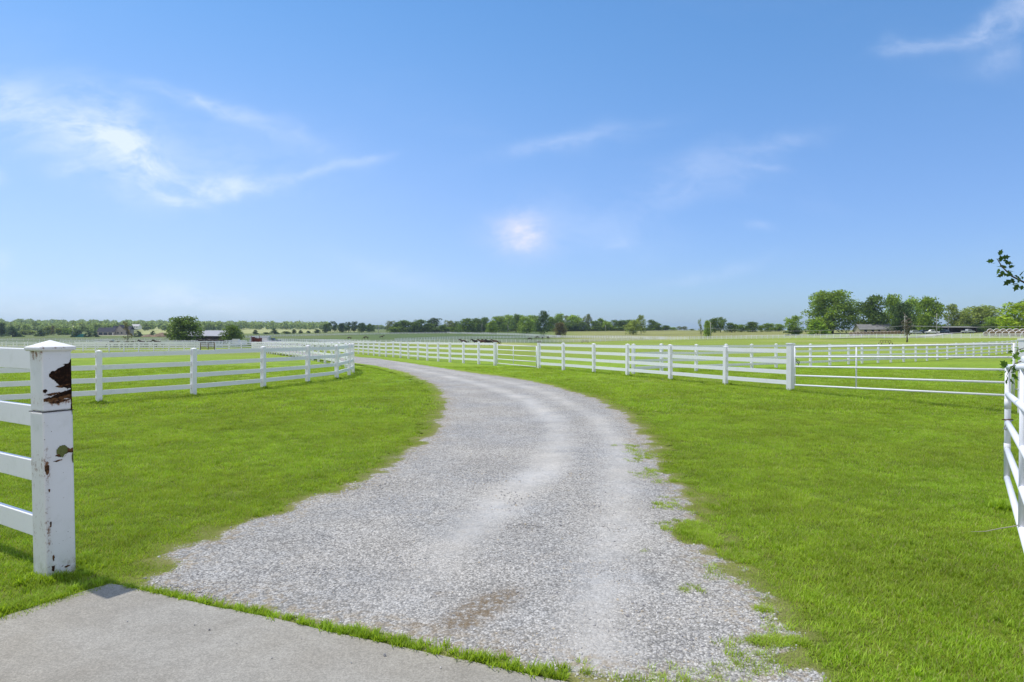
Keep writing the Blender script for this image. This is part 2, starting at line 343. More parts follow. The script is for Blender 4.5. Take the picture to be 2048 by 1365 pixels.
edge = t.ramp(vo.outputs['Distance'], .35, .75, 1.0, .68)
nlo = t.noise(P, .9, 6, .65); nmid = t.noise(P, 6, 5, .7)
val = t.math('MULTIPLY', t.math('MULTIPLY', g1, g2), edge)
flat = t.ramp(t.noise(P, 30, 5, .7), .3, .7, .86, 1.12)
val = t.math('ADD', t.math('MULTIPLY', val, t.math('SUBTRACT', 1, tr)), t.math('MULTIPLY', t.math('MULTIPLY', flat, 1.02), tr))
val = t.math('MULTIPLY', val, t.ramp(nlo, .3, .72, .88, 1.08)); val = t.math('MULTIPLY', val, t.ramp(nmid, .3, .7, .88, 1.10))
base = t.mix(t.ramp(t.noise(P, .55, 5, .6), .35, .65), (.515, .485, .44, 1), (.465, .455, .44, 1)); base = t.mix(t.ramp(nmid, .45, .7), base, (.43, .405, .37, 1))
gcol = t.mix(1.0, base, t.comb(val, val, val), 'MULTIPLY')
dirt = t.n('ShaderNodeAttribute', attribute_name='dirt').outputs['Fac']
dcol = t.mix(t.noise(P, 50, 4, .7), (.10, .072, .045, 1), (.30, .235, .16, 1))
gcol = t.mix(t.math('MULTIPLY', dirt, t.ramp(t.noise(P, 22, 5, .7), .35, .6)), gcol, dcol)
thr = t.math('ADD', gm, t.math('MULTIPLY', t.math('SUBTRACT', t.noise(P, 24, 5, .75), .5), .34))
fringe = t.math('MULTIPLY', t.ramp(thr, .42, .05), t.ramp(t.noise(P, 14, 3, .6), .45, .6))
gcol = t.mix(t.math('MULTIPLY', fringe, .6), gcol, (.30, .235, .15, 1))
fm = t.ramp(thr, -.04, .06)
gr = t.mix(1.0, at.outputs['Color'], t.mix(t.noise(P, 28, 4, .7), (.6, .6, .6, 1), (1.35, 1.35, 1.3, 1)), 'MULTIPLY')
t.l(t.mix(fm, gr, gcol), b.inputs['Base Color'])
hgt = t.math('MULTIPLY', t.math('SUBTRACT', .8, vo.outputs['Distance']), t.math('SUBTRACT', 1.0, t.math('MULTIPLY', tr, .8)))
hgt = t.math('ADD', hgt, t.math('MULTIPLY', v2.outputs['Distance'], -.35))
bp = t.n('ShaderNodeBump'); bp.inputs['Strength'].default_value = .9; bp.inputs['Distance'].default_value = .012; t.l(hgt, bp.inputs['Height']); t.l(bp.outputs[0], b.inputs['Normal'])

TRK = [G(*p) for p in [(800, 735), (905, 757), (985, 778), (1060, 805), (1110, 845), (1120, 890), (1085, 945), (1010, 1000), (950, 1060), (890, 1120), (800, 1200)]]
TRK2 = [G(*p) for p in [(770, 722), (900, 745), (1010, 765), (1100, 790), (1190, 835), (1235, 890), (1245, 960), (1235, 1060), (1200, 1200), (1180, 1360)]]
def polyd(line, X, Y):
    d = np.full(np.shape(X), 1e9)
    for (ax, ay), (bx, by) in zip(line[:-1], line[1:]):
        ex, ey = bx - ax, by - ay; L = ex * ex + ey * ey; tt = np.clip(((X - ax) * ex + (Y - ay) * ey) / L, 0, 1); d = np.minimum(d, np.hypot(X - ax - tt * ex, Y - ay - tt * ey))
    return d
def track_at(X, Y):
    n = (fbm(X * 1.2, Y * .7, 61) - .5) * .25
    a = np.clip(1.15 - (polyd(TRK, X, Y) + n) / .34, 0, 1) * np.clip((Y - 4.6) / 1.8, .25, .9); b_ = np.clip(1.1 - (polyd(TRK2, X, Y) + n) / .30, 0, 1) * .7
    return np.clip(np.maximum(a, b_) * (.65 + .35 * sm(fbm(X * 3, Y * 3, 77), .2, .6)), 0, 1) * .95
BRN = G(960, 1228)
def dirt_at(X, Y):
    a = np.exp(-(((X - BRN[0] - .5 * (Y - BRN[1])) / .13) ** 2 + ((Y - BRN[1]) / .28) ** 2)) * 2.6
    for q, r_ in ((G(880, 1195), .05), (G(1000, 1340), .1), (G(830, 1260), .08), (G(1000, 1310), .09)): a = a + .8 * np.exp(-(((X - q[0]) / r_) ** 2 + ((Y - q[1]) / r_) ** 2))
    return np.clip(a * (.5 + fbm(X * 8, Y * 8, 5)), 0, 1)
# gravel sheet near: 5 cm grid, mid: 15 cm, far: strip
def grid_sheet(x0, x1, y0, y1, st, margin, lift):
    xs = np.arange(x0, x1 + st * .5, st); ys = np.arange(y0, y1 + st * .5, st); X, Y = np.meshgrid(xs, ys, indexing='ij')
    g = gravel_mask(X, Y).reshape(X.shape); sl = sdist(SLAB, X, Y).reshape(X.shape)
    keepv = (g > -margin) & (sl < .06); i = np.arange(X.size).reshape(X.shape)
    fc = np.stack([i[:-1, :-1], i[1:, :-1], i[1:, 1:], i[:-1, 1:]], -1).reshape(-1, 4); k = keepv.ravel(); fc = fc[k[fc].all(1)]
    return X.ravel(), Y.ravel(), g.ravel(), fc, lift
sheets = [grid_sheet(-4.6, 5.0, 1.0, 13.0, .06, .35, .010), grid_sheet(-4, 6.2, 12.97, 28.0, .15, .5, .02), grid_sheet(-24, 6, 27.9, 73.0, .35, .8, .035), grid_sheet(-94, -15, 72.6, 240.0, 1.2, 1.5, .10)]
Vs, Fs, Gs = [], [], []; base_ = 0
for X, Y, g, fc, lift in sheets:
    us = np.unique(fc); mp = np.zeros(len(X), np.int64); mp[us] = np.arange(len(us)); Xu, Yu = X[us], Y[us]
    z = gz_far(Xu, Yu) + np.interp(Yu, [0, 9, 13, 28, 73, 240], [.010, .012, .02, .035, .08, .25]) + np.clip(g[us], -.2, .1) * .03 * sm(Yu, 13, 9) + (fbm(Xu * 2.5, Yu * 2.5, 19) - .5) * .02 * sm(Yu, 13, 9)
    Vs.append(np.stack([Xu, Yu, z], -1)); Fs.append(mp[fc] + base_); Gs.append(g[us]); base_ += len(us)
V = np.concatenate(Vs); Fc = np.concatenate(Fs); Gm = np.concatenate(Gs)
me = npmesh('gravel_road', V, Fc, field_cols(V[:, 0], V[:, 1]), True, {'gravel': Gm, 'track': track_at(V[:, 0], V[:, 1]), 'dirt': dirt_at(V[:, 0], V[:, 1])})
tag(link('road', me, None, m_road), 'pale grey gravel driveway curving away to the left between white fences', kind='structure')
# gravel farm track on the far right
m_trk, t, b = newmat('far_gravel', .95, .1); b.inputs['Base Color'].default_value = (.44, .42, .38, 1)
def strip(name, pts, hw, mat, lift, label):
    mb = MB(); rows = []
    P_ = []
    for (a, b2) in zip(pts[:-1], pts[1:]):
        for k in range(12): P_.append((a[0] + (b2[0] - a[0]) * k / 12, a[1] + (b2[1] - a[1]) * k / 12))
    P_.append(pts[-1]); vs = []; fs = []
    for i, p in enumerate(P_):
        a = Vector(P_[max(i - 1, 0)]); b2 = Vector(P_[min(i + 1, len(P_) - 1)]); d = (b2 - a).normalized(); n_ = Vector((-d.y, d.x))
        for k in range(5):
            s = (k / 2 - 1) * hw; x, y = p[0] + n_.x * s, p[1] + n_.y * s; vs.append((x, y, gf(x, y) + lift))
    for i in range(len(P_) - 1):
        for k in range(4): fs.append((i * 5 + k + 1, i * 5 + k, i * 5 + k + 5, i * 5 + k + 6))
    mb.add(vs, fs); return tag(mb.build(name, mat), label, kind='structure')
strip('farm_track', [W(1640, 225), W(1800, 226), W(1850, 232), W(1870, 262), W(1900, 300), W(1990, 330)], 2.4, m_trk, .22, 'pale gravel track beyond the far pasture fence leading to the farmyard')

# concrete slab
m_conc, t, b = newmat('concrete', .9, .2)
P = wpos(t)
v3 = t.n('ShaderNodeTexVoronoi'); v3.inputs['Scale'].default_value = 150; t.l(P, v3.inputs['Vector'])
sep = t.n('ShaderNodeSeparateColor'); t.l(v3.outputs['Color'], sep.inputs[0])
f = t.math('MULTIPLY', t.ramp(sep.outputs[0], 0, 1, .86, 1.14), t.ramp(t.noise(P, 70, 4, .75), .3, .7, .86, 1.14)); f = t.math('MULTIPLY', f, t.ramp(t.noise(P, 1.6, 6, .6), .3, .7, .90, 1.08))
f = t.math('MULTIPLY', f, t.ramp(t.noise(P, 9, 5, .7), .3, .7, .94, 1.05))
cc = t.mix(t.ramp(t.noise(P, .8, 4, .5), .35, .65), (.305, .28, .235, 1), (.30, .283, .25, 1))
spot = t.ramp(t.noise(P, 45, 2, .4), .74, .79); cc = t.mix(t.math('MULTIPLY', spot, .6), cc, (.12, .10, .08, 1))
t.l(t.mix(1, cc, t.comb(f, f, f), 'MULTIPLY'), b.inputs['Base Color'])
bp = t.n('ShaderNodeBump'); bp.inputs['Strength'].default_value = .5; bp.inputs['Distance'].default_value = .004; t.l(t.noise(P, 110, 4, .8), bp.inputs['Height']); t.l(bp.outputs[0], b.inputs['Normal'])
pts = []
S4 = [SA, SB, SB + np.array([-4, -10.]), SDD + np.array([-2, -6.]), SDD]
for i in range(5):
    a, b2 = S4[i], S4[(i + 1) % 5]; L = np.linalg.norm(b2 - a); n_ = max(2, int(L / .07)) if i in (0, 4) else 4; nn = np.array([-(b2 - a)[1], (b2 - a)[0]]) / L
    for k in range(n_):
        q = a + (b2 - a) * k / n_; j = (float(fbm(q[0] * 3, q[1] * 3, 4)) - .5) * .035 + (random.random() - .5) * .007; pts.append(q + nn * (j if k else 0))
bm = bmesh.new(); top = [bm.verts.new((p[0], p[1], .022)) for p in pts]; bot = [bm.verts.new((p[0], p[1], -.12)) for p in pts]
bm.faces.new(top); n_ = len(top)
for i in range(n_): bm.faces.new((top[i], bot[i], bot[(i + 1) % n_], top[(i + 1) % n_]))
bmesh.ops.recalc_face_normals(bm, faces=bm.faces); me = bpy.data.meshes.new('pavement'); bm.to_mesh(me); bm.free()
slab = tag(link('pavement', me, None, m_conc), 'pale concrete driveway slab in the bottom left corner', kind='structure')

# ------------------------------------------------------------------ instanced ground cover (stuff)
def gn_scatter(name, pts, rots, scales, idxs, protos, label, cat=None):
    pc = bpy.data.collections.new(name + '_pieces')
    for i, p in enumerate(protos): p.name = '%s_piece_%02d' % (name, i); pc.objects.link(p)
    me = bpy.data.meshes.new(name); n = len(pts); me.vertices.add(n); me.vertices.foreach_set('co', np.asarray(pts, np.float32).ravel())
    a = me.attributes.new('rotv', 'FLOAT_VECTOR', 'POINT'); a.data.foreach_set('vector', np.asarray(rots, np.float32).ravel())
    a = me.attributes.new('sclv', 'FLOAT_VECTOR', 'POINT'); a.data.foreach_set('vector', np.asarray(scales, np.float32).ravel())
    a = me.attributes.new('pick', 'INT', 'POINT'); a.data.foreach_set('value', np.asarray(idxs, np.int32))
    me.update(); o = link(name, me)
    g = bpy.data.node_groups.new(name, 'GeometryNodeTree'); g.interface.new_socket('Geometry', in_out='INPUT', socket_type='NodeSocketGeometry'); g.interface.new_socket('Geometry', in_out='OUTPUT', socket_type='NodeSocketGeometry')
    N = g.nodes; i_ = N.new('NodeGroupInput'); o_ = N.new('NodeGroupOutput'); ip = N.new('GeometryNodeInstanceOnPoints'); ci = N.new('GeometryNodeCollectionInfo')
    ci.inputs[0].default_value = pc; ci.inputs[1].default_value = True; ci.inputs[2].default_value = True
    def na(nm, dt): x = N.new('GeometryNodeInputNamedAttribute'); x.data_type = dt; x.inputs[0].default_value = nm; return [s for s in x.outputs if s.enabled and s.name == 'Attribute'][0]
    L = g.links; L.new(i_.outputs[0], ip.inputs['Points']); L.new(ci.outputs[0], ip.inputs['Instance']); ip.inputs['Pick Instance'].default_value = True
    L.new(na('pick', 'INT'), ip.inputs['Instance Index']); L.new(na('rotv', 'FLOAT_VECTOR'), ip.inputs['Rotation']); L.new(na('sclv', 'FLOAT_VECTOR'), ip.inputs['Scale']); L.new(ip.outputs[0], o_.inputs[0])
    md = o.modifiers.new('scatter', 'NODES'); md.node_group = g
    tag(o, label, cat, kind='stuff'); return o

m_blade, t, b = newmat('grass_blade', .55, .25)
geo = t.n('ShaderNodeNewGeometry'); oi = t.n('ShaderNodeObjectInfo'); P = geo.outputs['Position']
r1 = geo.outputs['Random Per Island']; r2 = oi.outputs['Random']
ca = t.mix(r1, (.225, .380, .018, 1), (.390, .54, .050, 1)); dry = t.ramp(t.math('FRACT', t.math('MULTIPLY', r1, 17.3)), .90, .95)
ca = t.mix(dry, ca, (.42, .38, .17, 1))
big = t.noise(P, .7, 4, .6); ff = t.math('MULTIPLY', t.ramp(big, .3, .7, .88, 1.14), t.ramp(r2, 0, 1, .84, 1.14)); ff = t.math('MULTIPLY', ff, t.ramp(t.noise(P, 3.5, 3, .6), .3, .7, .9, 1.12))
wm = t.ramp(t.noise(P, .45, 4, .6), .35, .68); ca = t.mix(t.math('MULTIPLY', wm, .35), ca, (.26, .30, .03, 1))
col = t.mix(1, ca, t.comb(ff, ff, ff), 'MULTIPLY')
t.l(col, b.inputs['Base Color']); tl = t.n('ShaderNodeBsdfTranslucent'); t.l(t.mix(1, col, (1.2, 1.15, .6, 1), 'MULTIPLY'), tl.inputs[0])
mx = t.n('ShaderNodeMixShader'); mx.inputs[0].default_value = .42; t.l(b.outputs[0], mx.inputs[1]); t.l(tl.outputs[0], mx.inputs[2])
out = [n for n in m_blade.node_tree.nodes if n.type == 'OUTPUT_MATERIAL'][0]; t.l(mx.outputs[0], out.inputs[0])

def blades(n, rad_, h0, h1, w, lean, seed, seg=2):
    r = np.random.RandomState(seed); V = []; Fc = []
    for _ in range(n):
        a = r.rand() * 6.283; q = rad_ * math.sqrt(r.rand()); bx, by = q * math.cos(a), q * math.sin(a); h = h0 + (h1 - h0) * r.rand(); th = r.rand() * 6.283; ln = lean * (.3 + r.rand()) * h
        dx_, dy_ = math.cos(th), math.sin(th); sx, sy = -dy_ * w / 2, dx_ * w / 2; ww = .7 + .6 * r.rand(); base = len(V)
        for k in range(seg):
            s = k / seg; wk = ww * (1 - .35 * s); cx, cy, cz = bx + dx_ * ln * s ** 1.6, by + dy_ * ln * s ** 1.6, h * s * (1 - .15 * s) - .004
            V += [(cx - sx * wk, cy - sy * wk, cz), (cx + sx * wk, cy + sy * wk, cz)]
        V.append((bx + dx_ * ln, by + dy_ * ln, h * .86))
        for k in range(seg - 1): Fc += [(base + 2 * k, base + 2 * k + 1, base + 2 * k + 3, base + 2 * k + 2)]
        e = base + 2 * seg - 2; Fc += [(e, e + 1, e + 2)]
    me = bpy.data.meshes.new('tuft'); me.from_pydata(V, [], Fc); me.update(); me.materials.append(m_blade); return bpy.data.objects.new('tuft', me)
protos = [blades(88, .13, .016, .042, .0048, 1.0, s) for s in range(5)] + [blades(26, .05, .05, .13, .012, .7, 50 + s, 3) for s in range(3)] + [blades(18, .035, .02, .05, .005, 1.1, 90 + s) for s in range(2)] + [blades(70, .28, .03, .085, .012, .9, 120 + s) for s in range(3)]
GP, GR, GS, GI = [], [], [], []
FEET = [W(p, z) for p, z in [(197, 17.6), (386, 19.5), (526, 21.9), (614.8, 24.4), (673, 26.8), (1581, 20.9), (1451, 23.4), (1341, 26), (1255, 28.7), (1188, 31.2)]] + [(5.13, 7.06)]
def put(X, Y, sc, idx, lift=0):
    n = len(X)
    if n == 0: return
    z = gz_far(X, Y) + lift; GP.append(np.stack([X, Y, z], -1)); tilt = (rs.rand(n, 2) - .5) * .25; GR.append(np.stack([tilt[:, 0], tilt[:, 1], rs.rand(n) * 6.283], -1)); GS.append(np.stack([sc, sc, sc * (.85 + .3 * rs.rand(n))], -1)); GI.append(idx)
def cand(n, z0, z1, umax):
    Z = np.sqrt(rs.rand(n) * (z1 ** 2 - z0 ** 2) + z0 ** 2); return (rs.rand(n) * 2 - 1) * umax * Z, Z
def lawn(dens, z0, z1, idx0, idxn, smin, smax, umax=.92):
    area = umax * (z1 ** 2 - z0 ** 2); X, Z = cand(int(area * dens), z0, z1, umax)
    g = gravel_mask(X, Z) + (rs.rand(len(X)) - .5) * .06; s = sdist(SLAB, X, Z); k = (g < .0) & (s < -.07)
    X, Z, g = X[k], Z[k], g[k]
    thin = rs.rand(len(X)) < np.clip(.42 - g * 2.6 + (fbm(X * 5, Z * 5, 14) - .5) * .6, .3, 1); X, Z, g = X[thin], Z[thin], g[thin]
    sc = (smin + (smax - smin) * rs.rand(len(X))) * np.clip(.58 - g * 1.3, .58, 1); put(X, Z, sc, rs.randint(idx0, idx0 + idxn, len(X)))
lawn(135, 2.6, 9, 0, 5, .8, 1.15); lawn(85, 9, 15, 0, 5, .95, 1.3); lawn(24, 15, 24, 10, 3, .7, 1.0); lawn(9, 24, 38, 10, 3, .75, 1.05)
# weedy strip along the slab's long edge and its left edge
tt = rs.rand(340) * 3.42 + .05; jj = rs.rand(340) ** 1.4 * (.03 + .03 * np.minimum(tt, 4)) + .004
Q = SA + tt[:, None] * e1 + jj[:, None] * en; k = tt > .12; Q = Q[k]; put(Q[:, 0], Q[:, 1], (.34 + .42 * rs.rand(len(Q))) * np.clip(.7 + .25 * tt[k] / 3, .7, 1.0), rs.randint(5, 8, len(Q)), -.004)
tt = rs.rand(900) * 3.2; e2n = np.array([e2[1], -e2[0]]); 
if np.dot(e2n, e1) > 0: e2n = -e2n
Q = SA + tt[:, None] * e2 + (rs.rand(900)[:, None] * .16 + .012) * e2n; put(Q[:, 0], Q[:, 1], .7 + .4 * rs.rand(900), rs.randint(0, 5, 900), .0)
k = 140; tt = rs.rand(k) * 3; Q = SA + tt[:, None] * e2 + (rs.rand(k)[:, None] * .12 + .01) * e2n; put(Q[:, 0], Q[:, 1], .45 + .3 * rs.rand(k), rs.randint(5, 8, k))
# small tufts growing in the gravel margins
X, Z = cand(90000, 3.2, 11, .8); g = gravel_mask(X, Z); n = fbm(X * 3.1, Z * 3.1, 91); side = np.where(X > .3, .55, .26)
k = (X > .35) & (g > 0) & (g < side) & (n + (1 - g / side) * .18 > .69) & (sdist(SLAB, X, Z) < -.12) & (rs.rand(len(X)) < .42); put(X[k], Z[k], .45 + .6 * rs.rand(k.sum()), rs.randint(8, 10, k.sum()), .008)
for (qx, qy, rx, ry, n) in [(1395, 1062, .13, .28, 260), (1425, 1085, .10, .2, 120), (1480, 1120, .16, .14, 160), (1560, 1293, .20, .07, 170), (1530, 1228, .05, .06, 30), (1352, 966, .08, .12, 40), (1382, 968, .1, .1, 40)]:
    g_ = G(qx, qy); a = rs.rand(n) * 6.283; q = rs.rand(n) ** .6; put(g_[0] + rx * q * np.cos(a), g_[1] + ry * q * np.sin(a), .55 + .4 * rs.rand(n), rs.randint(8, 10, n), .006)
# longer grass round the post feet
for (qx, qy) in [(-3.47, 5.22)]:
    n = 150; a = rs.rand(n) * 6.283; q = .15 + rs.rand(n) * .14; put(qx + q * np.cos(a), qy + q * np.sin(a), .4 + .35 * rs.rand(n), rs.randint(5, 8, n), -.01)
# taller tufts round the fence feet and scattered weeds
for (qx, qy) in FEET:
    n = int(26 if qy < 30 else 12); a = rs.rand(n) * 6.283; q = .06 + rs.rand(n) * .13; put(qx + q * np.cos(a), qy + q * np.sin(a), .7 + .5 * rs.rand(n), rs.randint(5, 8, n), -.01)
X, Z = cand(5200, 3.0, 16, .85); k = (gravel_mask(X, Z) < -.1) & (sdist(SLAB, X, Z) < -.1) & (fbm(X * .9, Z * .9, 71) > .5); put(X[k], Z[k], .34 + .3 * rs.rand(k.sum()), rs.randint(5, 8, k.sum()), -.006)
gn_scatter('grass', np.concatenate(GP), np.concatenate(GR), np.concatenate(GS), np.concatenate(GI), protos, 'short bright green lawn grass on both sides of the gravel drive')

# stones
m_stone, t, b = newmat('stone', .9, .2)
oi = t.n('ShaderNodeObjectInfo').outputs['Random']; P = wpos(t)
c_ = t.mix(oi, (.27, .262, .26, 1), (.64, .615, .575, 1)); c_ = t.mix(t.ramp(t.math('FRACT', t.math('MULTIPLY', oi, 13.7)), .86, .95), c_, (.25, .24, .245, 1)); c_ = t.mix(t.ramp(t.math('FRACT', t.math('MULTIPLY', oi, 7.1)), .9, .95), c_, (.50, .43, .33, 1))
n_ = t.ramp(t.noise(P, 220, 3, .7), .3, .7, .86, 1.1); t.l(t.mix(1, c_, t.comb(n_, n_, n_), 'MULTIPLY'), b.inputs['Base Color'])
def rock(seed):
    r = random.Random(seed); bm = bmesh.new(); bmesh.ops.create_icosphere(bm, subdivisions=2 if seed < 3 else 1, radius=1)
    pl = [(Vector((r.gauss(0, 1), r.gauss(0, 1), r.gauss(0, 1))).normalized(), .5 + .35 * r.random()) for _ in range(9)]
    for v_ in bm.verts:
        for n_, d in pl:
            q = v_.co.dot(n_)
            if q > d: v_.co -= n_ * (q - d)
        v_.co.x *= 1.15; v_.co.z *= .72
    me = bpy.data.meshes.new('rock'); bm.to_mesh(me); bm.free(); me.materials.append(m_stone); return bpy.data.objects.new('rock', me)
SPt, SR, SS, SI = [], [], [], []
def stones(dens, z0, z1, s0, s1, x0=-9, x1=9, pw=2.2):
    area = .8 * (z1 ** 2 - z0 ** 2); X, Z = cand(int(area * dens), z0, z1, .8)
    g = gravel_mask(X, Z); sl = sdist(SLAB, X, Z); tk = track_at(X, Z); cl_ = fbm(X * 1.7, Z * 1.7, 55) + .22 * sm(X, 0, .8) * sm(Z, 5.0, 3.9)
    k = (g > .02 - .12 * rs.rand(len(X)) ** 3) & (sl < -.03) & (rs.rand(len(X)) < np.clip(1 - tk * .85, 0, 1) * np.clip(1 - dirt_at(X, Z) * .8, 0, 1) * np.clip(.22 + sm(cl_ + (fbm(X * 6, Z * 6, 12) - .5) * .5, .38, .62), 0, 1)) & (X > x0) & (X < x1)
    X, Z = X[k], Z[k]; n = len(X); s = s0 + (s1 - s0) * rs.rand(n) ** pw; z = gz_far(X, Z) + .010 + s * .12
    SPt.append(np.stack([X, Z, z], -1)); SR.append(rs.rand(n, 3) * [.6, .6, 6.283]); SS.append(np.stack([s, s, s * (.8 + .4 * rs.rand(n))], -1)); SI.append(rs.randint(0, 7, n))
stones(3000, 3.2, 7, .003, .0078); stones(420, 3.2, 9, .006, .015, pw=3.4); stones(1500, 3.2, 4.8, .005, .014, -.2, 4, 2); stones(420, 7, 12, .007, .014); stones(100, 12, 18, .010, .018)
for (qx, qy, s) in [(385, 1262, .006), (415, 1272, .008), (418, 1280, .005), (768, 1325, .013), (540, 1330, .006), (700, 1340, .006), (250, 1255, .006), (600, 1290, .005), (880, 1350, .007), (470, 1300, .004)]:
    g_ = G(qx, qy); SPt.append(np.array([[g_[0], g_[1], .026]])); SR.append(rs.rand(1, 3) * 6); SS.append(np.array([[s, s, s]])); SI.append(np.array([3]))
gn_scatter('gravel', np.concatenate(SPt), np.concatenate(SR), np.concatenate(SS), np.concatenate(SI), [rock(s) for s in range(7)], 'loose crushed grey stones lying on the drive')

# ------------------------------------------------------------------ white fence materials
def white_mat(name, dirt_amt, col=(.87, .855, .895), rough=.45):
    m, t, b = newmat(name, rough, .4); P = opos(t); wp_ = wpos(t)
    d = t.ramp(t.noise(P, 5, 6, .7), .5, .8, 0, dirt_amt); sp = t.ramp(t.noise(wp_, 70, 3, .6), .70, .76, 0, min(1, dirt_amt * 1.6))
    gz_ = t.sepxyz(P)[2]; low = t.math('MULTIPLY', t.ramp(gz_, .22, .0), t.ramp(t.noise(wp_, 12, 4, .7), .35, .7))
    c = t.mix(d, c4(col), (.52, .53, .50, 1)); c = t.mix(sp, c, (.22, .15, .10, 1)); c = t.mix(t.math('MULTIPLY', low, min(1, dirt_amt * 2)), c, (.34, .36, .24, 1))
    t.l(c, b.inputs['Base Color']); return m
def near_post_mat():
    m = white_mat('weathered_gate_post', .5, (.74, .74, .76), .6); t = NT(m.node_tree); b = m.node_tree.nodes['Principled BSDF']; src = b.inputs['Base Color'].links[0].from_socket
    P = opos(t); x, y, z = t.sepxyz(P); acc = 0.0
    for (s_, z_, ls, lz, am) in [(.75, 1.50, .35, .09, .55), (.55, 1.36, .5, .05, .7), (.5, 1.33, .5, .03, .6), (.08, .75, .10, .55, .34), (.12, .86, .2, .12, .5), (.75, .93, .35, .06, .55), (.10, .35, .16, .3, .4), (.9, .1, .3, .1, .5), (.5, 1.74, .6, .012, .7), (.02, 1.70, .04, .06, .8)]:
        yy_ = -(s_ - .5) * .21
        du = t.math('DIVIDE', t.math('SUBTRACT', y, yy_), ls * .21); dv = t.math('DIVIDE', t.math('SUBTRACT', z, z_), lz)
        acc = t.math('MULTIPLY_ADD', t.math('EXPONENT', t.math('MULTIPLY', t.math('MULTIPLY_ADD', du, du, t.math('MULTIPLY', dv, dv)), -1.0)), am, acc)
    sp = t.comb(x, t.math('MULTIPLY', y, 1.), t.math('MULTIPLY', z, .6)); n1_ = t.noise(sp, 42, 6, .75); f1 = t.ramp(t.math('MULTIPLY_ADD', n1_, 1.0, t.math('MULTIPLY', acc, .30)), .66, .80)
    soft = t.math('MULTIPLY', acc, .22, clamp=True)
    c = t.mix(soft, src, (.45, .36, .25, 1)); c = t.mix(t.math('MULTIPLY', f1, t.math('MULTIPLY', acc, 1.6, clamp=True)), c, (.20, .09, .04, 1)); t.l(c, b.inputs['Base Color']); return m
m_vinyl = white_mat('white_vinyl', .30); m_pipe = white_mat('white_pipe', .35, (.79, .79, .83), .5); m_gpost = white_mat('white_gate_post', .45, (.82, .81, .84), .55)
m_rust, t, b = newmat('rust', .9, .1); P = wpos(t); t.l(t.mix(t.ramp(t.noise(P, 38, 5, .7), .35, .65), (.022, .012, .008, 1), (.17, .08, .035, 1)), b.inputs['Base Color'])
m_rustdark, t, b = newmat('rust_dark', .9, .1); P = wpos(t); t.l(t.mix(t.ramp(t.noise(P, 50, 5, .7), .45, .75), (.014, .008, .006, 1), (.06, .028, .016, 1)), b.inputs['Base Color'])
m_lichen, t, b = newmat('lichen', .9, .1); P = wpos(t); t.l(t.mix(t.noise(P, 90, 4, .7), (.06, .075, .02, 1), (.20, .22, .08, 1)), b.inputs['Base Color'])
m_wire, t, b = newmat('dark_wire', .6, .4); b.inputs['Base Color'].default_value = (.06, .05, .045, 1)
m_steel, t, b = newmat('galvanised_steel', .4, .5); b.inputs['Base Color'].default_value = (.42, .42, .42, 1); b.inputs['Metallic'].default_value = .7
m_capdark, t, b = newmat('rusty_cap', .8, .2); b.inputs['Base Color'].default_value = (.16, .09, .06, 1)

# ------------------------------------------------------------------ post-and-rail fences
RZ = [1.30, .98, .65, .33]
def post_mesh(hw, h, cap=.04):
    mb = MB(); mb.box(-hw, hw, -hw, hw, -.3, h - cap); return mb.mesh('post')
def cap_mesh(hw, h, cap=.04):
    mb = MB(); e = hw + .004; z0 = h - cap - .006; z1 = h - cap + .012
    mb.add([(-e, -e, z0), (e, -e, z0), (e, e, z0), (-e, e, z0), (-e, -e, z1), (e, -e, z1), (e, e, z1), (-e, e, z1), (0, 0, h)],
           [(3, 2, 1, 0), (0, 1, 5, 4), (1, 2, 6, 5), (2, 3, 7, 6), (3, 0, 4, 7), (4, 5, 8), (5, 6, 8), (6, 7, 8), (7, 4, 8)]); return mb.mesh('post_cap')
PM = post_mesh(.064, 1.37); CM = cap_mesh(.064, 1.37)
for m_ in (PM, CM): m_.materials.append(m_vinyl)
PMF = MB().box(-.06, .06, -.06, .06, -.4, 1.4).mesh('post'); PMF.materials.append(m_vinyl)
def resample(pts, sp):
    out = [Vector(pts[0])]; acc_ = 0; cur = Vector(pts[0])
    L = sum((Vector(b) - Vector(a)).length for a, b in zip(pts[:-1], pts[1:])); n = max(1, round(L / sp)); st = L / n; k = 1; done = 0
    segs = [(Vector(a), Vector(b)) for a, b in zip(pts[:-1], pts[1:])]; tot = 0; out = []; targets = [i * st for i in range(n + 1)]; ti = 0
    for a, b in segs:
        l = (b - a).length
        while ti <= n and targets[ti] <= tot + l + 1e-6: out.append(a + (b - a) * min(1, (targets[ti] - tot) / l)); ti += 1
        tot += l
    return out
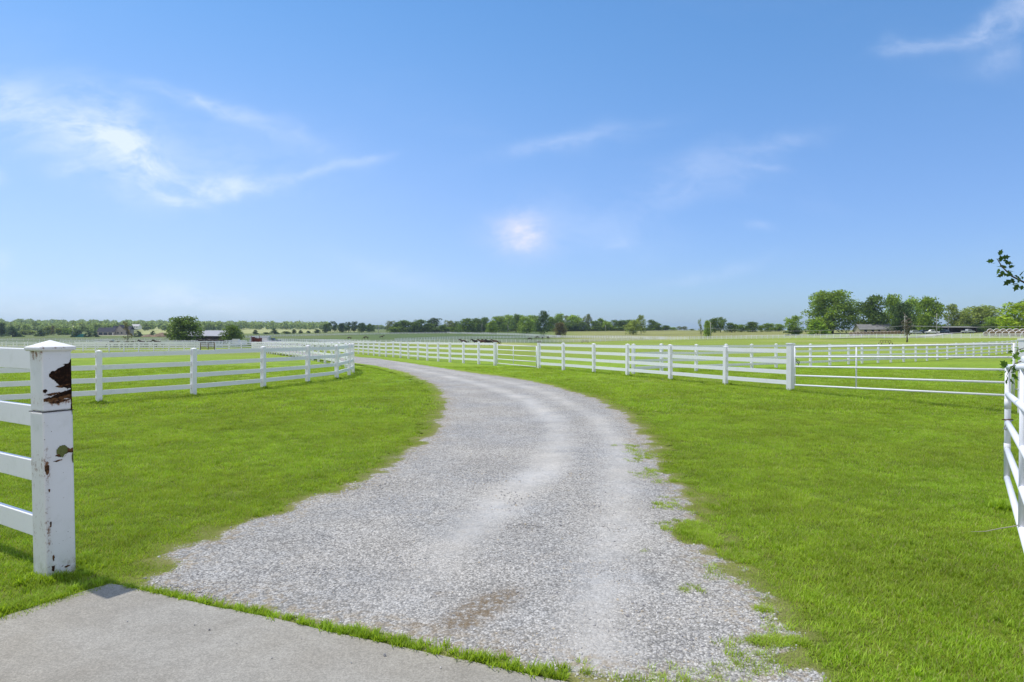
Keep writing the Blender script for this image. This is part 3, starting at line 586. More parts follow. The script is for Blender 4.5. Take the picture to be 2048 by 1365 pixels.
def fence(pts, label, exact=False, sp=2.44, group='white four-rail horse fences', near=True, skip_ends=(False, False), drop=None, capd=45):
    pts = [Vector((p[0], p[1])) for p in pts] if exact else resample(pts, sp)
    o0 = pts[0]; root = empty('rail_fence', (o0.x, o0.y, gf(o0.x, o0.y)), label, 'fence', group); z00 = root.location.z
    n = len(pts); zs = [gf(p.x, p.y) for p in pts]; jit = [random.gauss(0, .010) for _ in pts]
    order = sorted(range(n), key=lambda i: pts[i].length); show = set(order[:100]); rest = MB()
    for i, p in enumerate(pts):
        if (i == 0 and skip_ends[0]) or (i == n - 1 and skip_ends[1]): continue
        a = pts[max(i - 1, 0)]; b = pts[min(i + 1, n - 1)]; d = b - a; rz = math.atan2(d.y, d.x)
        loc = (p.x - o0.x, p.y - o0.y, zs[i] - z00 + jit[i])
        if i in show:
            q = link('post', PM if near else PMF, root); q.location = loc; q.rotation_euler = (random.gauss(0, .011), random.gauss(0, .011), rz + random.gauss(0, .03))
            if near and p.length < capd: c = link('post_cap', CM, q)
        else:
            M = Matrix.Translation(loc) @ Matrix.Rotation(rz, 4, 'Z'); rest.box(-.075, .075, -.075, .075, -.4, 1.4, 0, M)
    if rest.v: tag(rest.build('post', m_vinyl, root), kind='stuff')
    hh = .0625 if near else .066
    if near:
        pan = [(i, k) for i in range(n - 1) for k in range(4)]; pan.sort(key=lambda q: (pts[q[0]] + pts[q[0] + 1]).length); rest = MB()
        for c, (i, k) in enumerate(pan):
            a, b = pts[i], pts[i + 1]; d = (b - a).normalized() * .0635 * 1.02; z = RZ[k] - hh
            A = (a.x - o0.x + d.x, a.y - o0.y + d.y, zs[i] - z00 + z + jit[i]); B = (b.x - o0.x - d.x, b.y - o0.y - d.y, zs[i + 1] - z00 + z + jit[i + 1])
            if c < 96: MB().beam(A, B, .019, hh).build('rail', m_vinyl, root)
            else: rest.beam(A, B, .019, hh)
        if rest.v: tag(rest.build('rail', m_vinyl, root), kind='stuff')
    else:
        for k in range(4):
            mb = MB()
            for i in range(n - 1):
                a, b = pts[i], pts[i + 1]; z = RZ[k] - hh
                mb.beam((a.x - o0.x, a.y - o0.y, zs[i] - z00 + z), (b.x - o0.x, b.y - o0.y, zs[i + 1] - z00 + z), .03, hh)
            mb.build('rail', m_vinyl, root)
    return root

LF = [W(-430, 13.2), W(-200, 14.3), W(0, 16.0)]
LFp = [(-17.1, 12.9), (-15.1, 14.1), (-12.85, 15.9), W(197, 17.6), W(386, 19.5), W(526, 21.9), W(614.8, 24.4), W(673, 26.8), W(697.8, 29.1), W(706, 31.6), W(703, 34.0), W(692, 36.6), W(678, 39), W(664, 41.3), W(650, 43.6), W(637, 46), W(625, 48.4)]
LFp += resample([W(613, 50.8), (-19.3, 60), (-23.6, 69), (-31.5, 86), (-38.5, 101), (-43, 115)], 2.44)
fence(LFp, 'white four-rail fence curving round the lawn left of the gravel drive', exact=True)
F1 = [W(p, z) for p, z in [(990, 39.5), (957.6, 41.5), (927, 43.4), (900, 45.2), (876.6, 47), (854.6, 49), (836, 51), (817, 53.3), (801, 55.6), (786.6, 58), (772, 60), (759, 62), (747.6, 64.5), (736.8, 67), (726.5, 69.5), (717, 72)]]
F1 += resample([W(706, 74.5), (-19.8, 81), (-25.5, 92), (-36, 114), (-53, 152), (-70, 193)], 2.44)[0:]
fence(F1, 'white four-rail fence right of the drive, running from the short pipe gate into the distance', exact=True, skip_ends=(True, False))
F2 = [W(p, z) for p, z in [(1078, 35.5), (1127, 33.5), (1188, 31.2), (1255, 28.7), (1341, 26), (1451, 23.4), (1581, 20.9)]]
fence(F2, 'white four-rail fence on the right between the short and the long pipe gates', exact=True, skip_ends=(True, True))
EF = [(5.4, 30.4), (7.1, 32.4), (9.15, 33.9), (11.1, 35.4), (13.0, 37), (14.9, 38.5), (16.4, 39.7), (17.9, 40.9), (19.85, 42.6), (21.9, 44.4), (23.7, 46.2), (25.8, 48.1)] 
EF += resample([W(1782, 49.6), W(1852, 54.5), W(1926, 61), W(1999, 69), W(2045, 78), W(2110, 95)], 2.5)
fence(EF, 'white fence across the right pasture directly behind the long pipe gate', exact=True)
fence([W(2230, 175), W(2048, 188), W(1700, 228), W(1380, 290)], 'long white fence crossing the far right pasture in front of the farmyard', near=False)
fence([W(1377, 291), W(1334, 304), W(1250, 345), W(1125, 400)], 'far white fence below the tan meadow, left of the farmyard fence', near=False)
fence([W(1123, 402), W(1052, 455), W(960, 505), W(896, 560), W(817, 545), W(720, 520)], 'very distant white fence on the rise below the central treeline', near=False, sp=3)
fence([W(718, 519), W(600, 500), W(535, 470), W(478, 440), W(300, 405), W(0, 400), W(-150, 400)], 'very distant white fence below the left fields, in front of the brick house', near=False, sp=3)
fence([W(556, 300), W(640, 262), W(740, 226), W(850, 248), W(980, 275), W(1120, 300), W(1225, 304), W(1332, 303)], 'white fence across the middle pasture behind the running horses', near=False)
fence([W(790, 300), W(900, 345), W(1000, 375), W(1091, 398), W(1122, 401)], 'thin white fence rising to the right behind the grazing horses', near=False)
fence([W(-260, 118), W(0, 108), W(200, 101), W(399, 98)], 'white fence behind the left lawn, left of the brown pipe gate', capd=10)
fence([W(430, 98), W(458, 101.5), W(482.6, 104.5), W(503.7, 108), W(520.7, 111), W(528, 114)], 'white fence between the brown pipe gate and the distant drive', exact=True)
fence([W(-200, 150), W(60, 148), W(300, 150), W(470, 158), W(492, 176)], 'white corral fence further back on the left, in front of the big round tree', near=False)
fence([W(150, 128), W(240, 126), W(345, 132), W(420, 140), W(445, 149)], 'white pen fence between the two left corral fences', near=False)
fence([W(494, 178), W(470, 200), W(380, 215), W(250, 212), W(120, 205)], 'white fence in front of the dark barn', near=False)
fence([W(498, 215), W(560, 232), W(640, 240), W(700, 232)], 'white fence right of the white boxes at the end of the drive', near=False)

# ------------------------------------------------------------------ gate posts
def gate_post(loc, w, h, label, rz, capk='pyramid', lean=(0, 0), split=None):
    root = empty('gate_post', loc, label, 'gate post', 'white square gate posts', rz); root.rotation_euler = (lean[0], lean[1], rz); hw = w / 2
    if split:
        bevelled(MB().box(-hw, hw, -hw, hw, -.3, split - .003).build('lower_sleeve', m_gpost, root), .014, 3)
        bevelled(MB().box(-hw + .004, hw - .004, -hw + .004, hw - .004, split + .003, h - .07).build('upper_sleeve', m_gpost, root), .012, 3)
    else: bevelled(MB().box(-hw, hw, -hw, hw, -.3, h - .06).build('sleeve', m_gpost, root), .010, 2)
    if capk == 'pyramid':
        mb = MB(); e = hw + .022; i = hw + .010; z0 = h - .082; z1 = h - .052
        mb.add([(-i, -i, z0), (i, -i, z0), (i, i, z0), (-i, i, z0), (-e, -e, z0 + .008), (e, -e, z0 + .008), (e, e, z0 + .008), (-e, e, z0 + .008), (-e, -e, z1), (e, -e, z1), (e, e, z1), (-e, e, z1), (0, 0, h)],
               [(3, 2, 1, 0), (0, 1, 5, 4), (1, 2, 6, 5), (2, 3, 7, 6), (3, 0, 4, 7), (4, 5, 9, 8), (5, 6, 10, 9), (6, 7, 11, 10), (7, 4, 8, 11), (8, 9, 12), (9, 10, 12), (10, 11, 12), (11, 8, 12)])
        bevelled(mb.build('cap', m_gpost, root), .006, 2)
    else:
        bevelled(MB().box(-hw - .012, hw + .012, -hw - .012, hw + .012, h - .055, h - .015).build('cap', m_capdark if capk == 'rusty' else m_gpost, root), .006, 2)
    return root
ra = math.atan2(.54, -.84)           # direction of the near left fence, away from the opening
GPX, GPY, GW = -3.50, 5.20, .21
gp1 = gate_post((GPX, GPY, -.01), GW, 1.80, 'tall near white gate post with a torn rusty hole beside the concrete', ra, lean=(0, 0), split=1.265)
m_near = near_post_mat()
for ch in gp1.children: ch.data.materials.clear(); ch.data.materials.append(m_near)
gp1.rotation_euler = Matrix(((1, 0, 0), (0, 1, 0), (0, 0, 1))).to_euler(); gp1.rotation_euler = (Matrix.Rotation(R(-.6), 3, 'Y') @ Matrix.Rotation(ra, 3, 'Z')).to_euler()
# local -X face looks into the gateway; +Y local is left-front? decals sit on the -X face (s from 0 at the near corner to 1)
hw = GW / 2
def decal(name, mat, poly, jag=.0, xoff=.0016, face='x', dens=.006):
    out = []
    for i in range(len(poly)):
        a = poly[i]; b = poly[(i + 1) % len(poly)]; L = math.hypot((b[0] - a[0]) * GW, b[1] - a[1]); n = max(1, int(L / dens))
        for k in range(n): out.append((a[0] + (b[0] - a[0]) * k / n + random.gauss(0, jag) / GW, a[1] + (b[1] - a[1]) * k / n + random.gauss(0, jag * .7)))
    sgn = SGN
    vs = [(-hw - xoff if z < 1.26 else -hw + .004 - xoff, sgn * (min(max(s, .03), .968) - .5) * GW, z) for s, z in out]
    bm = bmesh.new(); f_ = bm.faces.new([bm.verts.new(p) for p in vs]); bmesh.ops.triangulate(bm, faces=[f_]); me = bpy.data.meshes.new(name); bm.to_mesh(me); bm.free()
    return link(name, me, gp1, mat)
# which local Y side is the left-hand corner as seen from the camera
yl = Vector((math.cos(ra + math.pi / 2), math.sin(ra + math.pi / 2))); SGN = -1 if yl.x < 0 else 1
if SGN == -1: SGN = -1
def SZ(px, py): return ((px - 82) / (136 - 82 + (py - 680) * .028), 1.785 - (py - 680) / 262.)
decal('torn_hole', m_rustdark, [SZ(*p) for p in [(94, 744), (100, 737), (106, 737), (112, 732), (121, 729), (124, 726), (119, 724), (127, 725), (132, 722), (133, 717), (136, 715), (139, 715), (139, 779), (133, 772), (129, 775), (124, 768), (118, 772), (112, 764), (104, 755), (96, 749)]], .0022)
decal('rust_patch', m_rust, [SZ(*p) for p in [(84, 791), (94, 788), (100, 790), (112, 783), (138, 778), (138, 793), (122, 792), (118, 797), (108, 794), (100, 799), (94, 796), (85, 797)]], .0025, .0020)
decal('rust_patch', m_rustdark, [SZ(*p) for p in [(90, 791), (104, 786), (120, 779), (138, 774), (138, 784), (122, 786), (110, 790)]], .0022, .0030)
decal('rust_patch', m_rust, [SZ(*p) for p in [(82, 773), (90, 772), (91, 778), (83, 779)]], .003)
decal('rust_patch', m_rust, [SZ(*p) for p in [(135, 785), (139, 785), (140, 826), (137, 826)]], .0015)
decal('rust_patch', m_rust, [SZ(*p) for p in [(85, 921), (92, 921), (92, 934), (88, 940), (85, 932)]], .003)
decal('rust_patch', m_rust, [SZ(*p) for p in [(90, 968), (94, 968), (93, 974), (90, 974)]], .002)
decal('rust_patch', m_rust, [SZ(*p) for p in [(92, 1032), (95, 1032), (95, 1043), (92, 1043)]], .0015)
decal('rust_patch', m_rust, [SZ(*p) for p in [(94, 1120), (101, 1120), (99, 1132), (95, 1130)]], .0035)
decal('rust_patch', m_rust, [SZ(*p) for p in [(104, 905), (124, 893), (144, 893), (144, 902), (128, 901), (116, 908)]], .003)
decal('lichen_patch', m_lichen, [SZ(*p) for p in [(107, 893), (113, 886), (123, 885), (129, 891), (128, 900), (121, 906), (119, 911), (115, 904), (108, 901)]], .0022, .0030)
decal('lichen_patch', m_lichen, [SZ(*p) for p in [(137, 905), (144, 900), (146, 921), (141, 924), (138, 917)]], .003, .0030)
for (x0_, y0_, L_, h_, m_q) in [(86, 783, 30, 3, 0), (92, 799, 44, 3, 0), (84, 775, 8, 5, 1), (104, 768, 30, 2.5, 0), (83, 926, 7, 6, 0), (100, 915, 18, 2, 0), (96, 1102, 5, 9, 0), (120, 1128, 14, 3, 0)]:
    decal('rust_patch', [m_rust, m_rustdark][m_q], [SZ(x0_, y0_), SZ(x0_ + L_ * .5, y0_ - h_ * .5 - L_ * .05), SZ(x0_ + L_, y0_ - L_ * .12), SZ(x0_ + L_ * .95, y0_ + h_ * .4 - L_ * .1), SZ(x0_ + L_ * .4, y0_ + h_)], .0022, .0026)
for _ in range(46):
    s = .04 + .9 * random.random() ** 2; z = random.choice([random.uniform(.1, 1.2), random.uniform(.05, .4)]); q = random.uniform(.0012, .0032)
    decal('rust_speck', m_rust, [(s - q / GW, z), (s, z - q * 1.4), (s + q / GW, z), (s, z + q * 1.4)], .0004, .0016) if _ < 22 else None
w_ = hw + .003; bz = 1.262
MB().tube([(-w_, -w_, bz), (w_, -w_, bz), (w_, w_, bz), (-w_, w_, bz), (-w_, -w_, bz)], .003, 6).build('wire_tie', m_wire, gp1)
# near-left fence rails
ad = Vector((-.84, .54)).normalized(); root = empty('rail_fence', (GPX + ad.x * 2.6, GPY + ad.y * 2.6, 0), 'near white fence running off the left edge from the rust-holed gate post', 'fence', 'white four-rail horse fences')
for k, z in enumerate([1.72, 1.275, .845, .41]):
    A = ad * (-2.6 + hw - .002); B = ad * (-.08); o = MB().beam((A.x, A.y, z - .082), (B.x, B.y, z - .082), .022, .082).build('rail', m_vinyl, root); bevelled(o, .006, 2)
q = MB().box(-.0635, .0635, -.0635, .0635, -.3, 1.8).build('post', m_vinyl, root); q.rotation_euler = (0, 0, ra)
gp = W(1581, 20.9); gate_post((gp[0], gp[1], gf(*gp)), .175, 1.50, 'white gate post with a chain at the left end of the long pipe gate', R(-58), 'flat')
chain2 = MB().tube([(.12, -.02, .98), (.2, -.1, .86), (.17, -.12, .74), (.22, -.1, .92), (.14, -.02, 1.0)], .012, 6)
o = chain2.build('latch_chain', m_wire, None); o.location = (gp[0] - .02, gp[1] - .08, gf(*gp)); tag(o, 'dark rusty latch chain on the post at the left end of the long pipe gate', 'chain')
gp3 = W(2051, 15.2); gate_post((gp3[0], gp3[1], 0), .20, 1.70, 'white gate post at the hinged right end of the long pipe gate', R(-65), 'flat')
ga = W(990, 39.5); gate_post((ga[0], ga[1], gf(*ga)), .15, 1.42, 'rusty-capped white gate post left of the small pipe gate', R(-58), 'rusty')
gb = W(1078, 35.5); gate_post((gb[0], gb[1], gf(*gb)), .15, 1.42, 'rusty-capped white gate post right of the small pipe gate', R(-58), 'rusty')

# ------------------------------------------------------------------ pipe gates
def pipe_gate(A, B, zA, zB, braces, r, label, mat=m_pipe, rv=None, group='white pipe gates', name='pipe_gate'):
    rv = rv or r; root = empty(name, (A[0], A[1], 0), label, 'gate', group)
    A = Vector(A); B = Vector(B); D = B - A
    for k in range(len(zA)): MB().tube([(0, 0, zA[k]), (D.x * .33, D.y * .33, zA[k] + (zB[k] - zA[k]) * .33 - .004), (D.x, D.y, zB[k])], r, 10).build('rail', mat, root, True)
    for k, s in enumerate([0, 1] + braces):
        x, y = D.x * s, D.y * s; z0 = zA[-1] + (zB[-1] - zA[-1]) * s; z1 = zA[0] + (zB[0] - zA[0]) * s; e = r if k < 2 else 0
        MB().tube([(x, y, z0 - e), (x, y, z1 + e)], rv if k < 2 else rv * .85, 10).build('upright' if k < 2 else 'brace', mat, root, True)
    return root
A = W(1590, 20.65); B = W(2028, 15.3)
zl = lambda y, Z: H - (y - HY) * Z / F
g1 = pipe_gate(A, B, [zl(y, 20.65) for y in (694.4, 713.7, 733.4, 751.4, 770.4)], [zl(y, 15.3) for y in (688.5, 715, 740, 766, 792)], [.345], .026, 'long white five-bar pipe gate across the right opening')
for z in (.55, 1.35): MB().tube([(B[0] - A[0], B[1] - A[1], z), (gp3[0] - A[0] - .08, gp3[1] - A[1], z)], .014, 6).build('hinge', m_steel, g1)
A = W(995, 39.3); B = W(1073, 35.7)
pipe_gate(A, B, [zl(y, 39.3) for y in (690.5, 699.5, 709, 718.5, 727)], [zl(y, 35.7) for y in (693.3, 703.2, 713.5, 724, 734.3)], [.43], .028, 'short white pipe gate in the fence on the right of the drive')
A = W(401, 97.8); B = W(429, 97.8)
m_brown, t, b = newmat('brown_pipe', .7, .2); b.inputs['Base Color'].default_value = (.13, .075, .045, 1)
za = gf(*A); pipe_gate(A, B, [za + h for h in (1.25, .97, .69, .41, .15)], [za + h for h in (1.25, .97, .69, .41, .15)], [.55], .035, 'small brown pipe gate in the fence behind the left lawn', m_brown, .05, None)
# near right gate, swung open toward the camera
d2 = Vector((-.678, -1.0)).normalized(); sl_ = .054 / 1.208; Lg = 5.0; A = Vector((5.135, 7.06)); B = A + d2 * Lg
za = [zl(y, 7.06) for y in (734.5, 789, 846, 901, 957)]; zb = [z + sl_ * Lg for z in za]
g2 = pipe_gate(A, B, za, zb, [.546], .027, 'near white tubular pipe gate swung open at the right edge of the view', rv=.029)
for z in (za[1] - .1, za[3] + .02):
    MB().tube([(0, 0, z - .05), (0, 0, z + .05)], .031, 10).build('hinge_band', m_pipe, g2, True)
hp = B + d2 * .16; gate_post((hp.x, hp.y, 0), .2, 1.8, 'white hinge post of the near open gate, beyond the right edge', math.atan2(d2.y, d2.x), 'pyramid')
# chain on the near gate
o = MB().tube([(.03, -.03, .0), (-.02, -.055, -.012), (-.06, -.06, -.03), (-.075, -.055, -.085), (-.055, -.05, -.10), (-.03, -.05, -.045), (.0, -.05, -.02)], .0075, 6).build('gate_chain', m_steel, None)
o.location = (A.x, A.y, zl(842, 7.0)); tag(o, 'short steel chain looped round the upright of the near open gate', 'chain')
o = MB().tube([(.034, -.03, 0), (.0, -.045, .006), (-.034, -.03, .0), (-.034, .03, -.004), (.034, .03, .0), (.034, -.03, 0)], .006, 6).build('chain_wrap', m_rust, None); o.parent = bpy.data.objects[o.name]  if False else None
o.location = (A.x, A.y, zl(841, 7.0)); tag(o, 'rusty wire loop wrapped round the upright of the near open gate', 'wire')
# dry twig arching out of the grass at the gate foot
pt = [(3.64, 4.80, .505), (3.56, 4.83, .47), (3.48, 4.86, .445), (3.40, 4.88, .42), (3.36, 4.9, .412), (3.32, 4.92, .407)]
m_twig, t, b = newmat('dry_twig', .9, .1); b.inputs['Base Color'].default_value = (.40, .36, .28, 1)
pt = [(3.95, 4.75, .60)] + [(x, y, z) for x, y, z in pt]
tw = MB().tube([(px_q, y, z) for px_q, y, z in pt], [.0045, .004, .0037, .0033, .0028, .002, .001], 5).build('dry_twig', m_twig); tag(tw, 'thin bare dry twig reaching out from the foot of the near right gate', 'twig')

# ------------------------------------------------------------------ foliage
def leaf_mat(name, objcol=True, trans=.35, lo=.55, hi=1.35, tip=None):
    m, t, b = newmat(name, .6, .2); geo = t.n('ShaderNodeNewGeometry'); oi = t.n('ShaderNodeObjectInfo')
    r1 = geo.outputs['Random Per Island']; P = opos(t); f = t.math('MULTIPLY', t.ramp(r1, 0, 1, lo, hi), t.ramp(t.noise(P, 5.0, 3, .5), .35, .65, .75, 1.25))
    c = t.mix(1, oi.outputs['Color'], t.comb(f, f, t.math('MULTIPLY', f, .95)), 'MULTIPLY')
    c = t.mix(t.ramp(t.math('FRACT', t.math('MULTIPLY', r1, 9.7)), .7, 1.0, 0, .35), c, t.mix(1, c, (1.7, 1.35, .7, 1), 'MULTIPLY'))
    t.l(c, b.inputs['Base Color']); tl = t.n('ShaderNodeBsdfTranslucent'); t.l(c, tl.inputs[0]); mx = t.n('ShaderNodeMixShader'); mx.inputs[0].default_value = trans
    t.l(b.outputs[0], mx.inputs[1]); t.l(tl.outputs[0], mx.inputs[2]); out = [n for n in m.node_tree.nodes if n.type == 'OUTPUT_MATERIAL'][0]; t.l(mx.outputs[0], out.inputs[0]); return m
m_leaf = leaf_mat('foliage', trans=.42)
m_bark, t, b = newmat('bark', .95, .1); P = wpos(t); t.l(t.mix(t.noise(P, 3, 5, .7), (.045, .035, .027, 1), (.13, .105, .085, 1)), b.inputs['Base Color'])
m_deadbark, t, b = newmat('dead_bark', .95, .1); P = opos(t); t.l(t.mix(t.ramp(t.noise(P, 1.5, 5, .7), .4, .6), (.07, .05, .038, 1), (.30, .27, .22, 1)), b.inputs['Base Color'])

def leaf_cards(centers, size, rng, flat=.0):
    n = len(centers); a = rng.normal(size=(n, 3)); a[:, 2] *= .7; a /= np.linalg.norm(a, axis=1)[:, None]; r = rng.normal(size=(n, 3)); b = np.cross(a, r); b /= np.linalg.norm(b, axis=1)[:, None]
    s = size * (.55 + .9 * rng.rand(n))[:, None]; a = a * s; b = b * s * (.45 + .35 * rng.rand(n))[:, None]
    V = np.stack([centers - a, centers - b * .9 + a * .15, centers + a, centers + b - a * .1], 1).reshape(-1, 3); Fc = np.arange(4 * n).reshape(n, 4); return V, Fc
def crown_mesh(kind, seed, ncard, size):
    """unit tree: height 1, width 1; returns crown mesh, trunk mesh"""
    rng = np.random.RandomState(seed); lobes = []; z0 = {'round': .04, 'open': .10, 'cedar': .02, 'bush': .0, 'tall': .14, 'sparse': .2, 'spread': .03}[kind]
    L = {'round': 38, 'open': 26, 'cedar': 22, 'bush': 18, 'tall': 30, 'sparse': 9, 'spread': 95}[kind]
    for i in range(L):
        q = (i + .5) / L
        if kind == 'cedar':
            z = z0 + (1 - z0) * q; rr = .46 * (1 - q) ** .75 * (.5 + .5 * rng.rand()); a = rng.rand() * 6.283; lr = .10 + .16 * (1 - q)
            lobes.append((rr * math.cos(a), rr * math.sin(a), min(z, .93), lr, lr * .6)); continue
        z = z0 + (1 - z0) * (q * .86 + .06); h = (z - z0) / (1 - z0)
        env = {'round': math.sin(math.pi * min(1, .28 + .66 * h)) ** .5, 'bush': math.cos(h * 1.35) ** .6, 'open': math.sin(math.pi * min(1, .22 + .70 * h)) ** .6, 'tall': math.sin(math.pi * min(1, .2 + .75 * h)) ** .6, 'sparse': .8, 'spread': math.sin(math.pi * min(1, .25 + .66 * h)) ** .45}[kind]
        a = rng.rand() * 6.283; lr = (.15 if kind in ('open', 'sparse') else .18 if kind != 'spread' else .125) * (.7 + .6 * rng.rand()); rr = max(0, .5 * env - lr * .75) * rng.rand() ** .55
        lobes.append((rr * math.cos(a), rr * math.sin(a), min(z, 1 - lr * .7), lr, lr * .85))
    w_ = np.array([l[3] ** 2 for l in lobes]); w_ /= w_.sum(); pick = rng.choice(len(lobes), ncard, p=w_); d = rng.normal(size=(ncard, 3)); d /= np.linalg.norm(d, axis=1)[:, None]; d[:, 2] = np.where(d[:, 2] < -.75, -d[:, 2] * .7, d[:, 2])
    rr = rng.rand(ncard) ** (.30 if kind != 'sparse' else .6) * (1 + .12 * rng.normal(size=ncard)); Lb = np.array(lobes)[pick]
    C = Lb[:, :3] + d * rr[:, None] * np.stack([Lb[:, 3], Lb[:, 3], Lb[:, 4]], -1); C[:, 2] = np.maximum(C[:, 2], .01)
    V, Fc = leaf_cards(C, size, rng); cm_ = npmesh('crown', V, Fc); cm_.materials.append(m_leaf)
    mb = MB(); th = {'round': .017, 'open': .015, 'cedar': .012, 'bush': .01, 'tall': .016, 'sparse': .022, 'spread': .017}[kind]; top = .55 if kind != 'cedar' else .9
    jx = rng.normal(size=8) * .012; P_ = [(jx[i] * (i > 0), jx[i + 4] * (i > 0), -.04 + (top + .04) * i / 3) for i in range(4)]
    mb.tube(P_, [th * 1.35, th, th * .8, th * .3], 6)
    for l in sorted(lobes, key=lambda q: -q[3])[:(9 if kind in ('open', 'sparse', 'spread') else 5)]:
        zb = z0 * .8 + (l[2] - z0) * .35; s = Vector((0, 0, max(.03, zb))); e = Vector(l[:3]); m_ = s.lerp(e, .5) + Vector((0, 0, .03)); mb.tube([s, m_, e], [th * .5, th * .33, th * .1], 5, caps=False)
        if kind in ('sparse', 'open'):
            for _ in range(3): mb.tube([m_, m_.lerp(e, .6) + Vector(tuple(rng.normal(size=3) * .06)), e + Vector(tuple(rng.normal(size=3) * .09))], [th * .22, th * .12, th * .05], 4, caps=False)
    tm = mb.mesh('trunk', True); tm.materials.append(m_bark); return cm_, tm
LIB = {}
for kind, nv, nc, sz in [('round', 5, 4200, .028), ('open', 4, 2600, .027), ('cedar', 2, 1800, .042), ('bush', 3, 1900, .040), ('tall', 2, 3300, .025), ('sparse', 2, 420, .028), ('spread', 2, 15000, .0165)]:
    LIB[kind] = [crown_mesh(kind, hash(kind) % 1 + 100 * len(kind) + i * 7 + ord(kind[0]), nc, sz) for i in range(nv)]
TONE = {'dark': (.135, .185, .042), 'deep': (.072, .108, .036), 'mid': (.230, .300, .046), 'light': (.290, .370, .070), 'olive': (.270, .300, .080), 'bright': (.23, .32, .035), 'yellow': (.31, .37, .03), 'red': (.19, .15, .07), 'grey': (.21, .22, .10)}
cnt = [0]
def tree(px, Z, top, wpx, kind, tone, label, group=None, name='deciduous_tree', base=None, cat='tree'):
    x, y = W(px, Z); zg = gf(x, y) - .05; zt = H + (HY - top) * Z / F; h = max(1.2, zt - zg); wd = wpx * Z / F * 1.18; cnt[0] += 1
    r = empty(name, (x, y, zg), label, cat, group, random.random() * 6.28); r.scale = (wd, wd, h); lib = LIB[kind]; c_, t_ = lib[cnt[0] % len(lib)]
    c = link('crown', c_, r); k = .85 + .3 * random.random(); tn = TONE[tone]; c.color = (tn[0] * k * 1.12, tn[1] * k * 1.25, tn[2] * k, 1); link('trunk', t_, r); return r
def trees(lst, desc, group, name='deciduous_tree', cat='tree'):
    lst = sorted(lst, key=lambda q: q[0])
    adj = {'dark': 'dark green', 'deep': 'very dark green', 'mid': 'mid green', 'light': 'pale green', 'olive': 'olive green', 'bright': 'bright green', 'yellow': 'yellow-green', 'red': 'reddish brown', 'grey': 'greyish'}
    for i, q in enumerate(lst): tree(*q, label='%s %s, %s from left' % (adj[q[5]], desc, ordn(i)), group=group, name=name, cat=cat)
# left distance
trees([(3, 560, 645, 16, 'round', 'deep'), (25, 560, 653, 28, 'cedar', 'deep'), (82, 590, 659, 19, 'cedar', 'deep'), (155, 560, 661, 19, 'cedar', 'deep'), (177, 560, 662, 13, 'cedar', 'deep'), (190, 560, 663, 13, 'cedar', 'deep'), (277, 560, 662, 16, 'cedar', 'deep'), (306, 580, 662, 13, 'cedar', 'deep')],
      'cedar in the field around the distant brick house', 'dark cedars near the brick house', 'cedar_tree')
trees([(44, 650, 661, 22, 'bush', 'olive'), (60, 660, 660, 26, 'bush', 'olive'), (97, 640, 652, 22, 'round', 'olive'), (106, 630, 651, 9, 'open', 'red'), (118, 650, 656, 22, 'bush', 'olive'), (131, 650, 657, 20, 'bush', 'light'), (208, 690, 659, 26, 'bush', 'olive'), (140, 660, 660, 22, 'bush', 'mid')],
      'bush at the foot of the left wooded hill', 'bushes at the foot of the left hill', 'field_bush', 'bush')
trees([(475, 640, 661, 22, 'bush', 'deep'), (511, 640, 660, 13, 'cedar', 'deep'), (548, 640, 657, 17, 'cedar', 'deep'), (532, 640, 665, 16, 'bush', 'deep'), (573, 640, 663, 20, 'bush', 'dark'), (588, 640, 659, 9, 'round', 'deep'), (601, 640, 661, 10, 'bush', 'deep'), (617, 645, 662, 9, 'bush', 'deep'), (634, 650, 659, 14, 'round', 'deep')],
      'bush along the pale field edge right of the barn', 'bushes along the pale field edge', 'hedgerow_bush', 'bush')
tree(368, 235, 632, 70, 'round', 'dark', 'big round dark tree in front of the left end of the barn')
tree(463, 238, 650, 46, 'round', 'dark', 'smaller dark tree in front of the right end of the barn')
tree(256, 205, 641, 24, 'sparse', 'red', 'slim reddish tree in front of the brick house')
